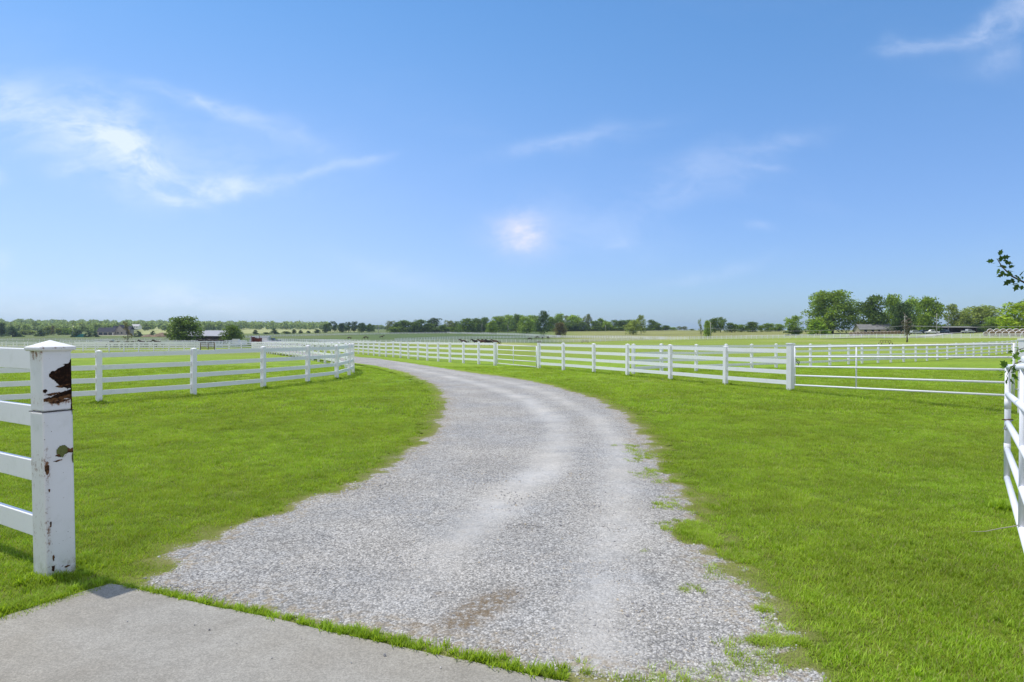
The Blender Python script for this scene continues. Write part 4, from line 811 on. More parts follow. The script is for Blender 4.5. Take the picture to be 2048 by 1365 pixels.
# central treeline
trees([(652, 640, 648, 18, 'round', 'deep'), (666, 630, 643, 20, 'open', 'deep'), (684, 640, 646, 18, 'round', 'deep'), (697, 630, 644, 18, 'open', 'deep'), (710, 635, 643, 20, 'open', 'deep'), (724, 630, 646, 20, 'round', 'deep'), (738, 640, 648, 16, 'round', 'dark'), (746, 645, 650, 12, 'open', 'dark')],
      'tree in the low row left of central woods', 'low dark row of trees left of the central woods')
cen = [(783, 620, 642, 26, 'open', 'grey'), (796, 600, 645, 26, 'round', 'dark'), (810, 595, 641, 34, 'round', 'dark'), (826, 590, 645, 34, 'round', 'dark'), (839, 590, 639, 34, 'round', 'dark'), (858, 590, 647, 34, 'round', 'dark'), (870, 600, 636, 38, 'open', 'deep'), (884, 592, 650, 26, 'round', 'dark'), (898, 600, 641, 28, 'open', 'grey'),
       (914, 580, 643, 22, 'open', 'dark'), (935, 540, 637, 38, 'round', 'dark'), (953, 575, 637, 28, 'round', 'dark'), (968, 580, 635, 26, 'round', 'dark'), (984, 520, 641, 24, 'round', 'mid'), (998, 600, 632, 34, 'round', 'mid'), (1016, 610, 630, 34, 'round', 'light'), (1032, 560, 629, 28, 'tall', 'dark'), (1040, 610, 630, 26, 'round', 'light'), (1053, 530, 633, 34, 'round', 'light'), (1066, 600, 630, 34, 'round', 'light'),
       (1102, 600, 634, 24, 'round', 'mid'), (1118, 600, 628, 28, 'round', 'mid'), (1134, 610, 631, 24, 'open', 'grey'), (1148, 605, 630, 36, 'round', 'light'), (1142, 590, 643, 30, 'round', 'dark'), (1163, 590, 644, 30, 'round', 'dark'), (1176, 610, 628, 22, 'open', 'grey'), (1190, 600, 642, 28, 'round', 'dark'), (1203, 605, 637, 24, 'round', 'mid'), (1214, 590, 643, 22, 'round', 'light'), (1228, 600, 640, 26, 'open', 'dark'), (1244, 595, 641, 34, 'round', 'dark'), (1260, 600, 640, 24, 'round', 'dark'),
       (1304, 600, 640, 26, 'round', 'dark'), (1316, 590, 647, 18, 'round', 'dark'), (1331, 600, 651, 26, 'round', 'dark'), (1346, 605, 655, 18, 'round', 'mid'), (1358, 610, 653, 12, 'open', 'grey'), (1369, 610, 653, 14, 'open', 'grey'), (1384, 610, 658, 16, 'bush', 'mid')]
trees(cen, 'tree in the central skyline woods', 'woods along the central skyline')
und = [(q, 585 + 8 * random.random(), 653 + 4 * random.random(), 26, 'bush', random.choice(['dark', 'dark', 'mid'])) for q in range(786, 1322, 17) if not 905 < q < 1070]
und += [(q, 625 + 8 * random.random(), 646 + 5 * random.random(), 28, 'bush', random.choice(['dark', 'mid', 'dark'])) for q in range(908, 1072, 14)]
trees(und, 'undergrowth below the central woods', 'undergrowth below the central woods', 'woodland_bush', 'bush')
tree(1087, 430, 622, 34, 'tall', 'deep', 'tall dark tree standing in front of the central woods behind the running horses')
tree(1120, 418, 645, 26, 'round', 'red', 'small reddish olive tree at the corner of the far white fence')
tree(1266, 430, 640, 30, 'round', 'olive', 'shorter olive tree of the pair standing alone right of the central woods')
tree(1282, 438, 630, 22, 'open', 'olive', 'taller thin-leaved tree just behind the lone olive tree in the meadow')
tree(1402, 306, 637, 16, 'sparse', 'olive', 'half-bare young tree beside the pole at the far white fence')
tree(1414, 312, 641, 18, 'round', 'light', 'small yellow-green tree right beside the half-bare tree')
trees([(1428, 420, 637, 26, 'round', 'dark'), (1441, 425, 634, 24, 'open', 'dark'), (1463, 425, 646, 28, 'round', 'dark'), (1482, 430, 649, 18, 'round', 'mid'), (1504, 425, 644, 30, 'round', 'dark'), (1522, 432, 651, 16, 'bush', 'mid'), (1538, 430, 647, 30, 'round', 'mid'), (1558, 432, 648, 26, 'round', 'mid'), (1495, 440, 652, 22, 'bush', 'mid')],
      'tree in the short row on the tan meadow skyline', 'short row of trees on the meadow skyline')
tree(1590, 312, 631, 44, 'open', 'mid', 'round-topped tree left of the huge tree on the right')
tree(1586, 309, 655, 36, 'bush', 'dark', 'dark bush under the round-topped tree', name='field_bush', cat='bush')
tree(1634, 308, 641, 46, 'bush', 'bright', 'bright green dome-shaped bush in front of the huge tree', name='field_bush', cat='bush')
tree(1664, 330, 582, 104, 'spread', 'mid', 'huge spreading tree, the tallest on the skyline')
for a in [(1746, 305, 590, 58, 'round', 'dark', 'tall dark green tree right behind the grey-roofed farmhouse'), (1722, 318, 640, 30, 'bush', 'olive', 'olive bush left of the grey-roofed farmhouse'), (1787, 315, 590, 44, 'round', 'mid', 'tall mid-green tree between the two darkest farmyard trees'), (1802, 295, 606, 50, 'round', 'deep', 'blue-green dark tree behind the dead snag'),
          (1828, 325, 595, 40, 'round', 'light', 'yellow-green tree top behind the blue-green dark tree'), (1858, 305, 593, 54, 'round', 'mid', 'broad green tree behind the taller farmyard pole'), (1902, 335, 608, 40, 'open', 'olive', 'thin olive tree right of the farmyard poles'), (1928, 330, 624, 34, 'round', 'olive', 'low olive tree beside the broad willow-like tree'),
          (1960, 340, 612, 84, 'round', 'olive', 'broad rounded olive tree behind the right-hand hay bales'), (1985, 322, 634, 44, 'round', 'mid', 'mid green tree in front of the right side of the broad olive tree'), (2036, 235, 604, 78, 'open', 'yellow', 'vivid yellow-green tree at the right edge of the skyline'), (2012, 245, 632, 50, 'bush', 'mid', 'green bush below the vivid yellow-green tree'), (2075, 240, 596, 80, 'round', 'mid', 'green tree cut by the right edge of the view')]:
    tree(*a[:6], label=a[6])
yd = [(q, 318 + 10 * random.random(), 648 + 5 * random.random(), 28, 'bush', random.choice(['deep', 'dark', 'dark'])) for q in range(1770, 2060, 13)]
trees(yd, 'undergrowth behind the farmyard', 'undergrowth behind the farmyard', 'farmyard_bush', 'bush')

# dead snag
sx, sy = W(1814, 150); snag = empty('dead_tree', (sx, sy, gf(sx, sy)), 'dead broken tree snag standing alone in the right pasture', 'tree')
mb = MB(); mb.tube([(0, 0, -.2), (.03, 0, .9), (-.05, 0, 2.0), (.06, 0, 3.2), (-.02, 0, 4.4), (.05, 0, 5.2)], [.22, .13, .12, .09, .07, .03], 8)
mb.build('trunk', m_deadbark, snag, True)
for k in range(34):
    z = 1.6 + 3.9 * random.random(); a = random.random() * 6.28; l = random.uniform(.7, 1.7); mb = MB(); d = Vector((math.cos(a), math.sin(a) * .6, 0)); s = Vector((0, 0, z)); e = s + d * l * .7 + Vector((0, 0, random.uniform(-.1, .8))); f_ = e + d * l * .35 + Vector((0, 0, random.uniform(-.5, .9)))
    mb.tube([s, e, f_], [.09, .065, .035], 5); mb.build('branch', m_deadbark, snag)

rng = np.random.RandomState(3); q = rng.rand(240); C = np.stack([rng.normal(size=240) * .55 * (.4 + q), rng.normal(size=240) * .4, 1.5 + 3.0 * q], -1); V, Fc = leaf_cards(C, .13, rng)
iv = link('ivy', npmesh('ivy', V, Fc), snag, m_leaf); iv.color = (.09, .085, .04, 1)
# far wooded hills as masses
def woods(name, spec, tone, label, size, per, seed):
    rng = np.random.RandomState(seed); C = []; 
    for (p0, p1, z0, z1, n, h0, h1) in spec:
        for _ in range(n):
            px = p0 + (p1 - p0) * rng.rand(); Z = z0 + (z1 - z0) * rng.rand(); x, y = W(px, Z); zg = gf(x, y); h = h0 + (h1 - h0) * rng.rand(); r = h * (.35 + .2 * rng.rand())
            d = rng.normal(size=(per, 3)); d /= np.linalg.norm(d, axis=1)[:, None]; q = rng.rand(per)[:, None] ** .3; C.append(np.array([x, y, zg + h * .55]) + d * q * np.array([r, r, h * .45]))
    C = np.concatenate(C); V, Fc = leaf_cards(C, size, rng); me = npmesh(name, V, Fc); o = link(name, me, None, m_leaf); o.color = c4(TONE[tone]); return tag(o, label, kind='stuff')
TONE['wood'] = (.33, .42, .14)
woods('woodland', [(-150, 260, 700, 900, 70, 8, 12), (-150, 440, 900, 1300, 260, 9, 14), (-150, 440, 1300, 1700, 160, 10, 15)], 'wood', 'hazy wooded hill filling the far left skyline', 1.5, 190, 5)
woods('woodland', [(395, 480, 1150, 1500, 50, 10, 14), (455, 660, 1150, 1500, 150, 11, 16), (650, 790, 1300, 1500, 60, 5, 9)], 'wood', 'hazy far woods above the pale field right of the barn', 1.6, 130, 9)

# overhanging twig tree on the right (trunk out of view)
m_leafn = leaf_mat('leaf_near', trans=.3, lo=.7, hi=1.3)
ot = empty('overhanging_tree', (6.7, 6.0, 0), 'leafy tree beyond the right edge whose twig tips hang into view', 'tree')
mb = MB(); mb.tube([(0, 0, -.2), (.02, .02, 1.0), (-.03, 0, 2.0), (0, .05, 3.0), (.1, 0, 4.2)], [.16, .13, .11, .09, .04], 10); mb.build('trunk', m_bark, ot, True)
def twig_branch(pts, rad_, leaves, lsize, seed, tone):
    rng = np.random.RandomState(seed); P_ = [Vector(p) - Vector((6.7, 6.0, 0)) for p in pts]; br = MB().tube(P_, [rad_ * (1 - .8 * i / (len(P_) - 1)) for i in range(len(P_))], 6).build('branch', m_bark, ot, True)
    V = []; Fc = []
    for _ in range(leaves):
        q = (.05 + .95 * rng.rand() ** .8) * (len(P_) - 1); i = min(int(q), len(P_) - 2); p = P_[i].lerp(P_[i + 1], q - i); d = Vector(tuple(rng.normal(size=3))).normalized(); p = p + d * .03
        L = lsize * (.6 + .8 * rng.rand()); a = (d + Vector((0, 0, -.3))).normalized(); s = a.cross(Vector(tuple(rng.normal(size=3)))).normalized(); up = a.cross(s); b0 = len(V)
        shp = [(0, 0), (.12, .18), (.34, .42), (.40, .22), (.62, .40), (.70, .16), (1, 0), (.70, -.16), (.62, -.40), (.40, -.22), (.34, -.42), (.12, -.18)]
        for (u_, v_) in shp: V.append(tuple(p + a * L * u_ + s * L * v_ * .8 + up * L * (.10 * u_ * u_ - .12 * abs(v_))))
        c0 = len(V); V.append(tuple(p + a * L * .5)); Fc += [(b0 + k, b0 + (k + 1) % 12, c0) for k in range(12)]
    me = bpy.data.meshes.new('leaves'); me.from_pydata(V, [], Fc); me.update(); o = link('leaves', me, ot, m_leafn); o.color = c4(tone); return o
def WP(px, py, Z): return ((px - 1024) / F * Z, Z, H + (HY - py) * Z / F)
twig_branch([(6.7, 6.0, 3.0), (5.5, 5.6, 2.55), WP(2100, 590, 5.2), WP(2060, 572, 5.1), WP(2022, 553, 5.0), WP(2003, 535, 5.0), WP(1992, 518, 5.0)], .012, 60, .050, 3, (.05, .10, .02))
twig_branch([(6.7, 6.0, 2.5), (5.3, 5.8, 2.0), WP(2095, 700, 5.6), WP(2050, 720, 5.4), WP(2030, 728, 5.3), WP(2018, 742, 5.3), WP(2013, 755, 5.3)], .007, 34, .052, 4, (.10, .20, .02))
twig_branch([(6.7, 6.0, 2.5), (5.3, 5.8, 2.1), WP(2070, 690, 5.5), WP(2036, 700, 5.4), WP(2028, 712, 5.4)], .006, 16, .05, 6, (.10, .20, .02))
for k_ in range(9):
    a_ = k_ * .7; z_ = 2.9 + .25 * k_; twig_branch([(6.7, 6.0, z_), (6.7 + .7 * math.cos(a_) + .3, 6.0 + .7 * math.sin(a_) + .4, z_ + .4), (6.7 + 1.1 * math.cos(a_) + .5, 6.0 + 1.3 * math.sin(a_) + .6, z_ + .5)], .02, 90, .07, 20 + k_, (.07, .14, .025))
twig_branch([(6.7, 6.0, 3.3), (6.2, 6.6, 3.6), (5.9, 7.4, 3.7)], .03, 60, .07, 8, (.06, .12, .02))

# ------------------------------------------------------------------ horses
m_horse, t, b = newmat('horse_coat', .6, .3); P = opos(t); oi = t.n('ShaderNodeObjectInfo')
low = t.ramp(t.sepxyz(P)[2], .75, .35); t.l(t.mix(low, oi.outputs['Color'], (.012, .009, .008, 1)), b.inputs['Base Color'])
m_hair, t, b = newmat('horse_hair', .7, .2); b.inputs['Base Color'].default_value = (.012, .010, .009, 1)
def skin_mesh(name, chains):
    vs = []; es = []; rd = []
    def add(p, r): vs.append(p); rd.append(r); return len(vs) - 1
    ids = {}
    for ch in chains:
        prev = None
        for key, p, r in ch:
            if key in ids: i = ids[key]
            else: i = add(p, r); ids[key] = i
            if prev is not None: es.append((prev, i))
            prev = i
    me = bpy.data.meshes.new(name); me.from_pydata(vs, es, []); o = bpy.data.objects.new(name, me); COL.objects.link(o)
    o.modifiers.new('s', 'SKIN'); o.modifiers.new('d', 'SUBSURF').levels = 1
    for i, sv in enumerate(me.skin_vertices[0].data): sv.radius = rd[i] if isinstance(rd[i], tuple) else (rd[i], rd[i]); sv.use_root = (i == 0)
    dg = bpy.context.evaluated_depsgraph_get(); out = bpy.data.meshes.new_from_object(o.evaluated_get(dg)); bpy.data.objects.remove(o)
    out.polygons.foreach_set('use_smooth', [True] * len(out.polygons)); return out
def horse_meshes(pose):
    c = [('pel', (-.62, 0, 1.28), (.26, .29)), ('loin', (-.2, 0, 1.27), (.27, .30)), ('gir', (.3, 0, 1.24), (.28, .33)), ('che', (.62, 0, 1.27), (.24, .30))]
    if pose == 'graze': nk = [('che', None, 0), ('n1', (.98, 0, 1.15), .19), ('n2', (1.25, 0, .80), .13), ('poll', (1.45, 0, .48), .11), ('hd', (1.52, 0, .26), .09), ('mz', (1.58, 0, .08), .06)]
    else: nk = [('che', None, 0), ('n1', (.92, 0, 1.44), .22), ('n2', (1.18, 0, 1.60), .17), ('poll', (1.42, 0, 1.74), .12), ('hd', (1.62, 0, 1.60), .11), ('mz', (1.82, 0, 1.42), .07)]
    off = {'graze': (0.05, -.05, .04, -.08), 'run': (.42, -.32, .28, -.38), 'stand': (.0, .05, -.03, .04)}[pose]
    legs = []
    for k, (root, x, y, o_) in enumerate([('che', .62, .16, off[0]), ('che', .62, -.16, off[1]), ('pel', -.66, .17, off[2]), ('pel', -.66, -.17, off[3])]):
        n = 'l%d' % k; lift = .22 if (pose == 'run' and k in (0, 3)) else 0
        if k < 2: legs.append([(root, None, 0), (n + 'a', (x, y, .98), .13), (n + 'b', (x + o_ * .6, y, .56), .075), (n + 'c', (x + o_ * .8, y, .22 + lift), .05), (n + 'd', (x + o_ * .85 + .05, y, .05 + lift), .06)])
        else: legs.append([(root, None, 0), (n + 'a', (x + .04, y, .98), .17), (n + 'b', (x - .14 + o_ * .5, y, .58), .085), (n + 'c', (x - .10 + o_ * .9, y, .24 + lift), .05), (n + 'd', (x - .04 + o_, y, .05 + lift), .06)])
    ears = [[('poll', None, 0), ('e%d' % s, (nk[3][1][0] - .02, .07 * s, nk[3][1][2] + .15), .025)] for s in (-1, 1)]
    body = skin_mesh('horse', [c, nk] + legs + ears)
    tail = MB().tube([(-.85, 0, 1.35), (-1.0, 0, 1.2), (-1.08 if pose != 'run' else -1.25, 0, .85), (-1.06 if pose != 'run' else -1.4, 0, .5)], [.05, .08, .08, .03], 6).mesh('tail', True)
    a = [Vector(p[1]) for p in nk[1:4]]; mane = MB().tube([a[0] + Vector((-.12, 0, .14)), a[1] + Vector((-.10, .02, .08)), a[2] + Vector((-.05, 0, .1))], [.05, .07, .05], 6).mesh('mane', True)
    body.materials.clear(); body.materials.append(m_horse); tail.materials.append(m_hair); mane.materials.append(m_hair); return body, tail, mane
HM = {k: horse_meshes(k) for k in ('graze', 'run', 'stand')}
def horse(px, Z, rz, pose, sc, label, group, col=(.05, .026, .016)):
    x, y = W(px, Z); r = empty('horse', (x, y, gf(x, y)), label, 'horse', group, R(rz)); r.scale = (sc,) * 3; b_, tl_, mn = HM[pose]
    o = link('body', b_, r); o.color = c4(col); link('tail', tl_, r); link('mane', mn, r)
gr_ = 'dark horses running across the middle pasture'
for i, (px, Z, rz, lab) in enumerate([(929, 200, 176, 'leading dark bay horse trotting left ahead of the group'), (953, 202, 184, 'dark horse second in the running group'), (966, 197, 175, 'brown horse third in the running group, half behind the second'), (974, 204, 181, 'dark horse fourth in the running group'), (981, 198, 178, 'brown horse fifth in the running group'), (993, 200, 182, 'dark horse last in the running group, trotting apart on the right')]):
    horse(px, Z, rz, 'run' if i % 2 == 0 or i == 5 else 'stand', 1.05, lab, gr_, [(.045, .022, .014), (.02, .014, .012), (.07, .03, .018)][i % 3])
g_ = 'horses grazing beyond the running group'
for px, Z, rz, po, sc, lab in [(1060, 330, 200, 'graze', 1.0, 'dark grazing horse nearest the small pipe gate'), (1075, 370, 170, 'graze', 1.0, 'dark grazing horse second from the left by the thin far fence'), (1085, 372, 250, 'graze', .8, 'small dark horse seen end-on between two grazing horses'), (1096, 370, 60, 'graze', 1.0, 'brown grazing horse rightmost by the thin far fence'), (1071, 322, 190, 'graze', .5, 'pale foal in the grass beside the nearest grazing horse'),
                               (732, 340, 180, 'graze', 1.1, 'dark horse grazing alone in the dull green field, second from the left'), (763, 365, 10, 'stand', 1.0, 'dark horse standing in the dull green field, rightmost of three'), (699, 345, 170, 'graze', .9, 'small dark horse grazing in the dull green field, leftmost of three')]:
    horse(px, Z, rz, po, sc, lab, g_, (.05, .026, .016) if 'pale' not in lab else (.35, .25, .15))
for i in range(8):
    horse(399 + 6.1 * i, 196 + 3 * random.random(), random.choice([175, 5, 185, 10]), random.choice(['stand', 'graze', 'stand']), 1.0, 'dark horse behind white rails before the barn, %s from the left' % ordn(i), 'dark horses lined up in front of the barn', (.025, .015, .012))
for i in range(7):
    horse(222 + 16 * i + random.uniform(-3, 3), 138 + 6 * random.random(), random.choice([175, 5, 160]), random.choice(['stand', 'graze']), .95, 'dark horse inside the white pens left of the barn tree, %s from the left' % ordn(i), 'dark horses inside the left pens', (.03, .018, .014))

# ------------------------------------------------------------------ buildings
def flatmat(name, col, rough=.8, noise=(0, 0), spec=.2):
    m, t, b = newmat(name, rough, spec); P = wpos(t)
    if noise[0]: f = t.ramp(t.noise(P, noise[0], 4, .6), .3, .7, 1 - noise[1], 1 + noise[1]); t.l(t.mix(1, c4(col), t.comb(f, f, f), 'MULTIPLY'), b.inputs['Base Color'])
    else: b.inputs['Base Color'].default_value = c4(col)
    return m
m_brick = flatmat('tan_stone_wall', (.32, .29, .25), .9, (1.5, .25)); m_roofd = flatmat('dark_shingle', (.045, .045, .06), .9, (1, .2)); m_win = flatmat('dark_window', (.02, .022, .03), .2, spec=.6); m_trim = flatmat('white_trim', (.75, .74, .70))
m_barn = flatmat('dark_brown_boards', (.050, .035, .030), .9, (.8, .3)); m_tin = flatmat('pale_tin_roof', (.32, .32, .35), .5, (.5, .08)); m_grey = flatmat('grey_roof', (.20, .195, .19), .9, (1, .15)); m_tanw = flatmat('tan_siding', (.36, .32, .24), .9)
m_white = flatmat('white_paint', (.78, .78, .77), .5); m_teal = flatmat('teal_steel', (.02, .22, .22), .6); m_redb = flatmat('red_brown_steel', (.16, .05, .035), .7); m_tyre = flatmat('tyre', (.02, .02, .02), .9); m_soil = flatmat('soil', (.20, .14, .09), .95, (.5, .3))
m_wrap = flatmat('white_net_wrap', (.70, .68, .68), .8, (1.2, .14)); m_hay = flatmat('hay_end', (.26, .18, .10), .95, (5, .3)); m_pole = flatmat('weathered_pole', (.36, .35, .33), .9); m_pink = flatmat('hay_net', (.58, .47, .44), .9, (1.5, .2))
def gable(mb, x0, x1, y0, y1, z0, z1, ov=.4, mi=0, th=.18):
    """roof with ridge along x"""
    ym = (y0 + y1) / 2
    for s, ya in ((-1, y0 - ov), (1, y1 + ov)):
        zlow = z0 - (z1 - z0) * ov / (ym - y0)
        vs = [(x0 - ov, ya, zlow), (x1 + ov, ya, zlow), (x1 + ov, ym, z1), (x0 - ov, ym, z1)]; vs2 = [(a, b_, c - th) for a, b_, c in vs]
        mb.add(vs + vs2, [(0, 1, 2, 3), (7, 6, 5, 4), (0, 4, 5, 1), (1, 5, 6, 2), (2, 6, 7, 3), (3, 7, 4, 0)], mi)
def gable_wall(mb, x0, x1, y0, y1, z0, zr, mi=0):
    ym = (y0 + y1) / 2; mb.box(x0, x1, y0, y1, -1, z0, mi)
    mb.add([(x0, y0, z0), (x0, y1, z0), (x0, ym, zr), (x1, y0, z0), (x1, y1, z0), (x1, ym, zr)], [(0, 1, 2), (3, 5, 4), (0, 3, 4, 1)], mi)
# brick house: front faces the camera (-y)
hx, hy = W(229, 650); hr = empty('stone_house', (hx, hy, gf(hx, hy)), 'tan stone house with dark roofs and a three-bay garage on the far left', 'house', rz=R(8)); 
mb = MB(); gable_wall(mb, -13.5, 1.5, -4, 5, 3.6, 7.0); mb.build('garage_wall', m_brick, hr)
mb = MB(); gable(mb, -13.5, 1.5, -4, 5, 3.6, 7.2, .5); mb.build('garage_roof', m_roofd, hr)
for i in range(3):
    d = MB().box(-12.2 + 4.3 * i, -8.9 + 4.3 * i, -4.12, -4.0, 0, 2.7).build('garage_door', m_win, hr)
    MB().box(-12.4 + 4.3 * i, -8.7 + 4.3 * i, -4.2, -4.125, 2.72, 2.95).build('lintel', m_trim, d)
mb = MB(); mb.box(1.6, 14, -1, 9, -1, 5.4); mb.add([(1.6, -1, 5.4), (9, -1, 5.4), (5.3, -1, 9.6), (1.6, 9, 5.4), (9, 9, 5.4), (5.3, 9, 9.6)], [(0, 1, 2), (3, 5, 4)]); mb.build('wall', m_brick, hr)
mb = MB()
for xa, xb, za_, zb_ in ((1.0, 5.3, 4.8, 9.8), (9.6, 5.3, 4.8, 9.8)):
    vs = [(xa, -1.6, za_), (xb, -1.6, zb_), (xb, 9.5, zb_), (xa, 9.5, za_)]; mb.add(vs + [(a, b_, c - .25) for a, b_, c in vs], [(0, 1, 2, 3), (7, 6, 5, 4), (0, 4, 5, 1), (1, 5, 6, 2), (2, 6, 7, 3), (3, 7, 4, 0)])
mb.build('main_roof', m_roofd, hr)
mb = MB(); gable(mb, 9.7, 14.5, -.5, 9, 5.4, 8.6, .4); mb.build('side_roof', m_roofd, hr)
mb = MB(); gable(mb, -4, 1.0, 5.2, 10, 5.0, 8.6, .3); mb.build('rear_roof', m_roofd, hr)
MB().box(-3.8, .9, 5.1, 9.8, -1, 5.0).build('rear_wall', m_brick, hr)
for x in (3.0, 6.3, 10.6, 12.4): w1 = MB().box(x, x + 1.2, -1.1, -.99, 1, 2.9).build('window', m_win, hr); MB().box(x - .1, x + 1.3, -1.14, -1.105, .82, .97).build('sill', m_trim, w1)
MB().box(-.8, .2, -4.1, -4.0, 0, 2.3).build('door', m_trim, hr)
# second distant white house
x, y = W(273, 900); r = empty('distant_house', (x, y, gf(x, y) + 4), 'tiny white house half hidden on the wooded hill right of the stone house', 'house')
mb = MB(); gable_wall(mb, -5, 5, -4, 4, 3, 5.5); mb.build('wall', m_white, r); mb = MB(); gable(mb, -5, 5, -4, 4, 3, 5.6); mb.build('roof', m_tin, r)
for i in (-3, 0, 3): MB().box(i - .5, i + .5, -4.08, -4.0, 1, 2.3).build('window', m_win, r)
# barn
x, y = W(421, 262); br = empty('barn', (x, y, gf(x, y)), 'long dark brown barn with a pale tin roof behind the round tree', 'barn', rz=R(-4))
mb = MB(); gable_wall(mb, -8.6, 8.6, -5, 5, 2.9, 4.7); mb.build('wall', m_barn, br); mb = MB(); gable(mb, -8.6, 8.6, -5, 5, 2.95, 4.85, .5, 0, .1); mb.build('roof', m_tin, br)
for i in range(3): MB().box(-6 + 5 * i, -3 + 5 * i, -5.06, -5.0, 0, 2.3).build('stall_door', flatmat('stall_door', (.03, .022, .02)), br)
# farmhouse right
x, y = W(1748, 300); fh = empty('farmhouse', (x, y, gf(x, y)), 'low tan farmhouse with a grey roof under the farmyard trees', 'house', rz=R(-6))
mb = MB(); gable_wall(mb, -7, 7, -3.5, 3.5, 2.4, 4.3); mb.build('wall', m_tanw, fh); mb = MB(); gable(mb, -7, 7, -3.5, 3.5, 2.45, 4.4, .6, 0, .12); mb.build('roof', m_grey, fh)
for i in (-5.5, -2.5, 3.6): w1 = MB().box(i, i + 1.1, -3.58, -3.5, .9, 2.0).build('window', m_win, fh); MB().box(i - .1, i + 1.2, -3.62, -3.585, .78, .88).build('sill', m_trim, w1)
MB().box(.2, 1.1, -3.57, -3.5, 0, 2.0).build('door', m_win, fh)
# shed behind the farmyard
x, y = W(1905, 312); sh = empty('farm_shed', (x, y, gf(x, y)), 'low dark open shed behind the farmyard vehicles', 'shed')
mb = MB(); mb.box(-9, 9, 2.8, 3, -1, 2.6); mb.box(-9, -8.8, -3, 2.79, -1, 2.5); mb.box(8.8, 9, -3, 2.79, -1, 2.5); mb.build('wall', m_barn, sh); 
mb = MB(); mb.add([(-9.4, -3.4, 2.6), (9.4, -3.4, 2.6), (9.4, 3.4, 3.1), (-9.4, 3.4, 3.1), (-9.4, -3.4, 2.45), (9.4, -3.4, 2.45), (9.4, 3.4, 2.95), (-9.4, 3.4, 2.95)], [(0, 1, 2, 3), (7, 6, 5, 4), (0, 4, 5, 1), (1, 5, 6, 2), (2, 6, 7, 3), (3, 7, 4, 0)]); mb.build('roof', m_grey, sh)
for i in range(4): MB().box(-7 + 4.6 * i, -6.8 + 4.6 * i, -3, -2.8, -1, 2.44).build('roof_post', m_barn, sh)

# ------------------------------------------------------------------ vehicles and yard things
m_glass = flatmat('vehicle_glass', (.03, .04, .05), .1, spec=.8)
def vehicle(px, Z, rz, kind, mat, label, group='vehicles parked in the farmyard'):
    x, y = W(px, Z); r = empty('parked_vehicle', (x, y, gf(x, y)), label, {'pickup': 'pickup truck', 'suv': 'car', 'trailer': 'trailer'}[kind], group, R(rz))
    if kind == 'trailer':
        bevelled(MB().box(-3, 3, -1.1, 1.1, .6, 2.5).build('body', mat, r), .12); MB().tube([(3, 0, .7), (4.2, 0, .6)], .06, 6).build('hitch', m_tyre, r); ax = (-.6, .5)
        MB().box(-2.2, 1.8, -1.13, -1.1, 1.5, 2.0).build('vent_window', m_glass, r)
    else:
        prof = [(-2.7, .55), (-2.7, 1.15), (-.9, 1.18), (-.75, 1.2), (1.5, 1.15), (2.5, 1.02), (2.7, .8), (2.7, .5)] if kind == 'pickup' else [(-2.3, .5), (-2.35, 1.1), (1.2, 1.15), (2.2, .98), (2.35, .7), (2.3, .5)]
        cab = [(-.8, 1.19), (-.65, 1.85), (.7, 1.88), (1.35, 1.17)] if kind == 'pickup' else [(-2.2, 1.11), (-1.95, 1.75), (.4, 1.8), (1.15, 1.15)]
        def prism(p, w_, nm, m_):
            n = len(p); vs = [(a, -w_, c) for a, c in p] + [(a, w_, c) for a, c in p]; mb = MB().add(vs, [tuple(range(n)), tuple(reversed(range(n, 2 * n)))] + [(i, i + n, (i + 1) % n + n, (i + 1) % n) for i in range(n)]); return bevelled(mb.build(nm, m_, r), .05, 2)
        prism(prof, .95, 'body', mat); prism(cab, .82, 'cab', mat)
        g = [(cab[0][0] + .18, cab[0][1] + .1), (cab[1][0] + .08, cab[1][1] - .12), (cab[2][0] - .02, cab[2][1] - .12), (cab[3][0] - .25, cab[3][1] + .1)]; prism(g, .835, 'side_window', m_glass)
        ax = (-1.7, 1.7) if kind == 'pickup' else (-1.45, 1.45)
    for a in ax:
        for s in (-1, 1):
            wv_ = MB().tube([(a, s * .80, .36), (a, s * .99, .36)], .36, 14).build('wheel', m_tyre, r); MB().tube([(a, s * .985, .36), (a, s * 1.005, .36)], .19, 10).build('rim', m_steel, wv_)
    return r
m_navy = flatmat('dark_blue_paint', (.03, .05, .09), .3, spec=.6); m_silver = flatmat('silver_paint', (.45, .47, .5), .3, spec=.6)
vehicle(1864, 292, 176, 'pickup', m_white, 'white pickup truck parked beside the taller farmyard pole'); vehicle(1831, 288, 10, 'suv', m_silver, 'silver car parked behind the dead snag'); vehicle(1888, 296, 95, 'suv', m_navy, 'dark blue vehicle parked between the two farmyard poles')
vehicle(1936, 296, 5, 'pickup', m_silver, 'silver pickup truck parked left of the right-hand hay bales'); vehicle(1845, 300, 190, 'suv', m_navy, 'dark car parked between the silver car and the white pickup')
# teal container
x, y = W(158, 560); o = empty('waste_container', (x, y, gf(x, y) + .05), 'teal steel waste container in the field left of the stone house', 'container')
MB().box(-5, 5, -1.3, 1.3, 0, 2.2).build('tub', m_teal, o)
for i in range(7): MB().box(-4.9 + 1.6 * i, -4.75 + 1.6 * i, -1.42, -1.302, .1, 2.1).build('rib', m_teal, o)
MB().box(-5.1, 5.1, -1.45, 1.45, 2.21, 2.4).build('rim', m_teal, o)
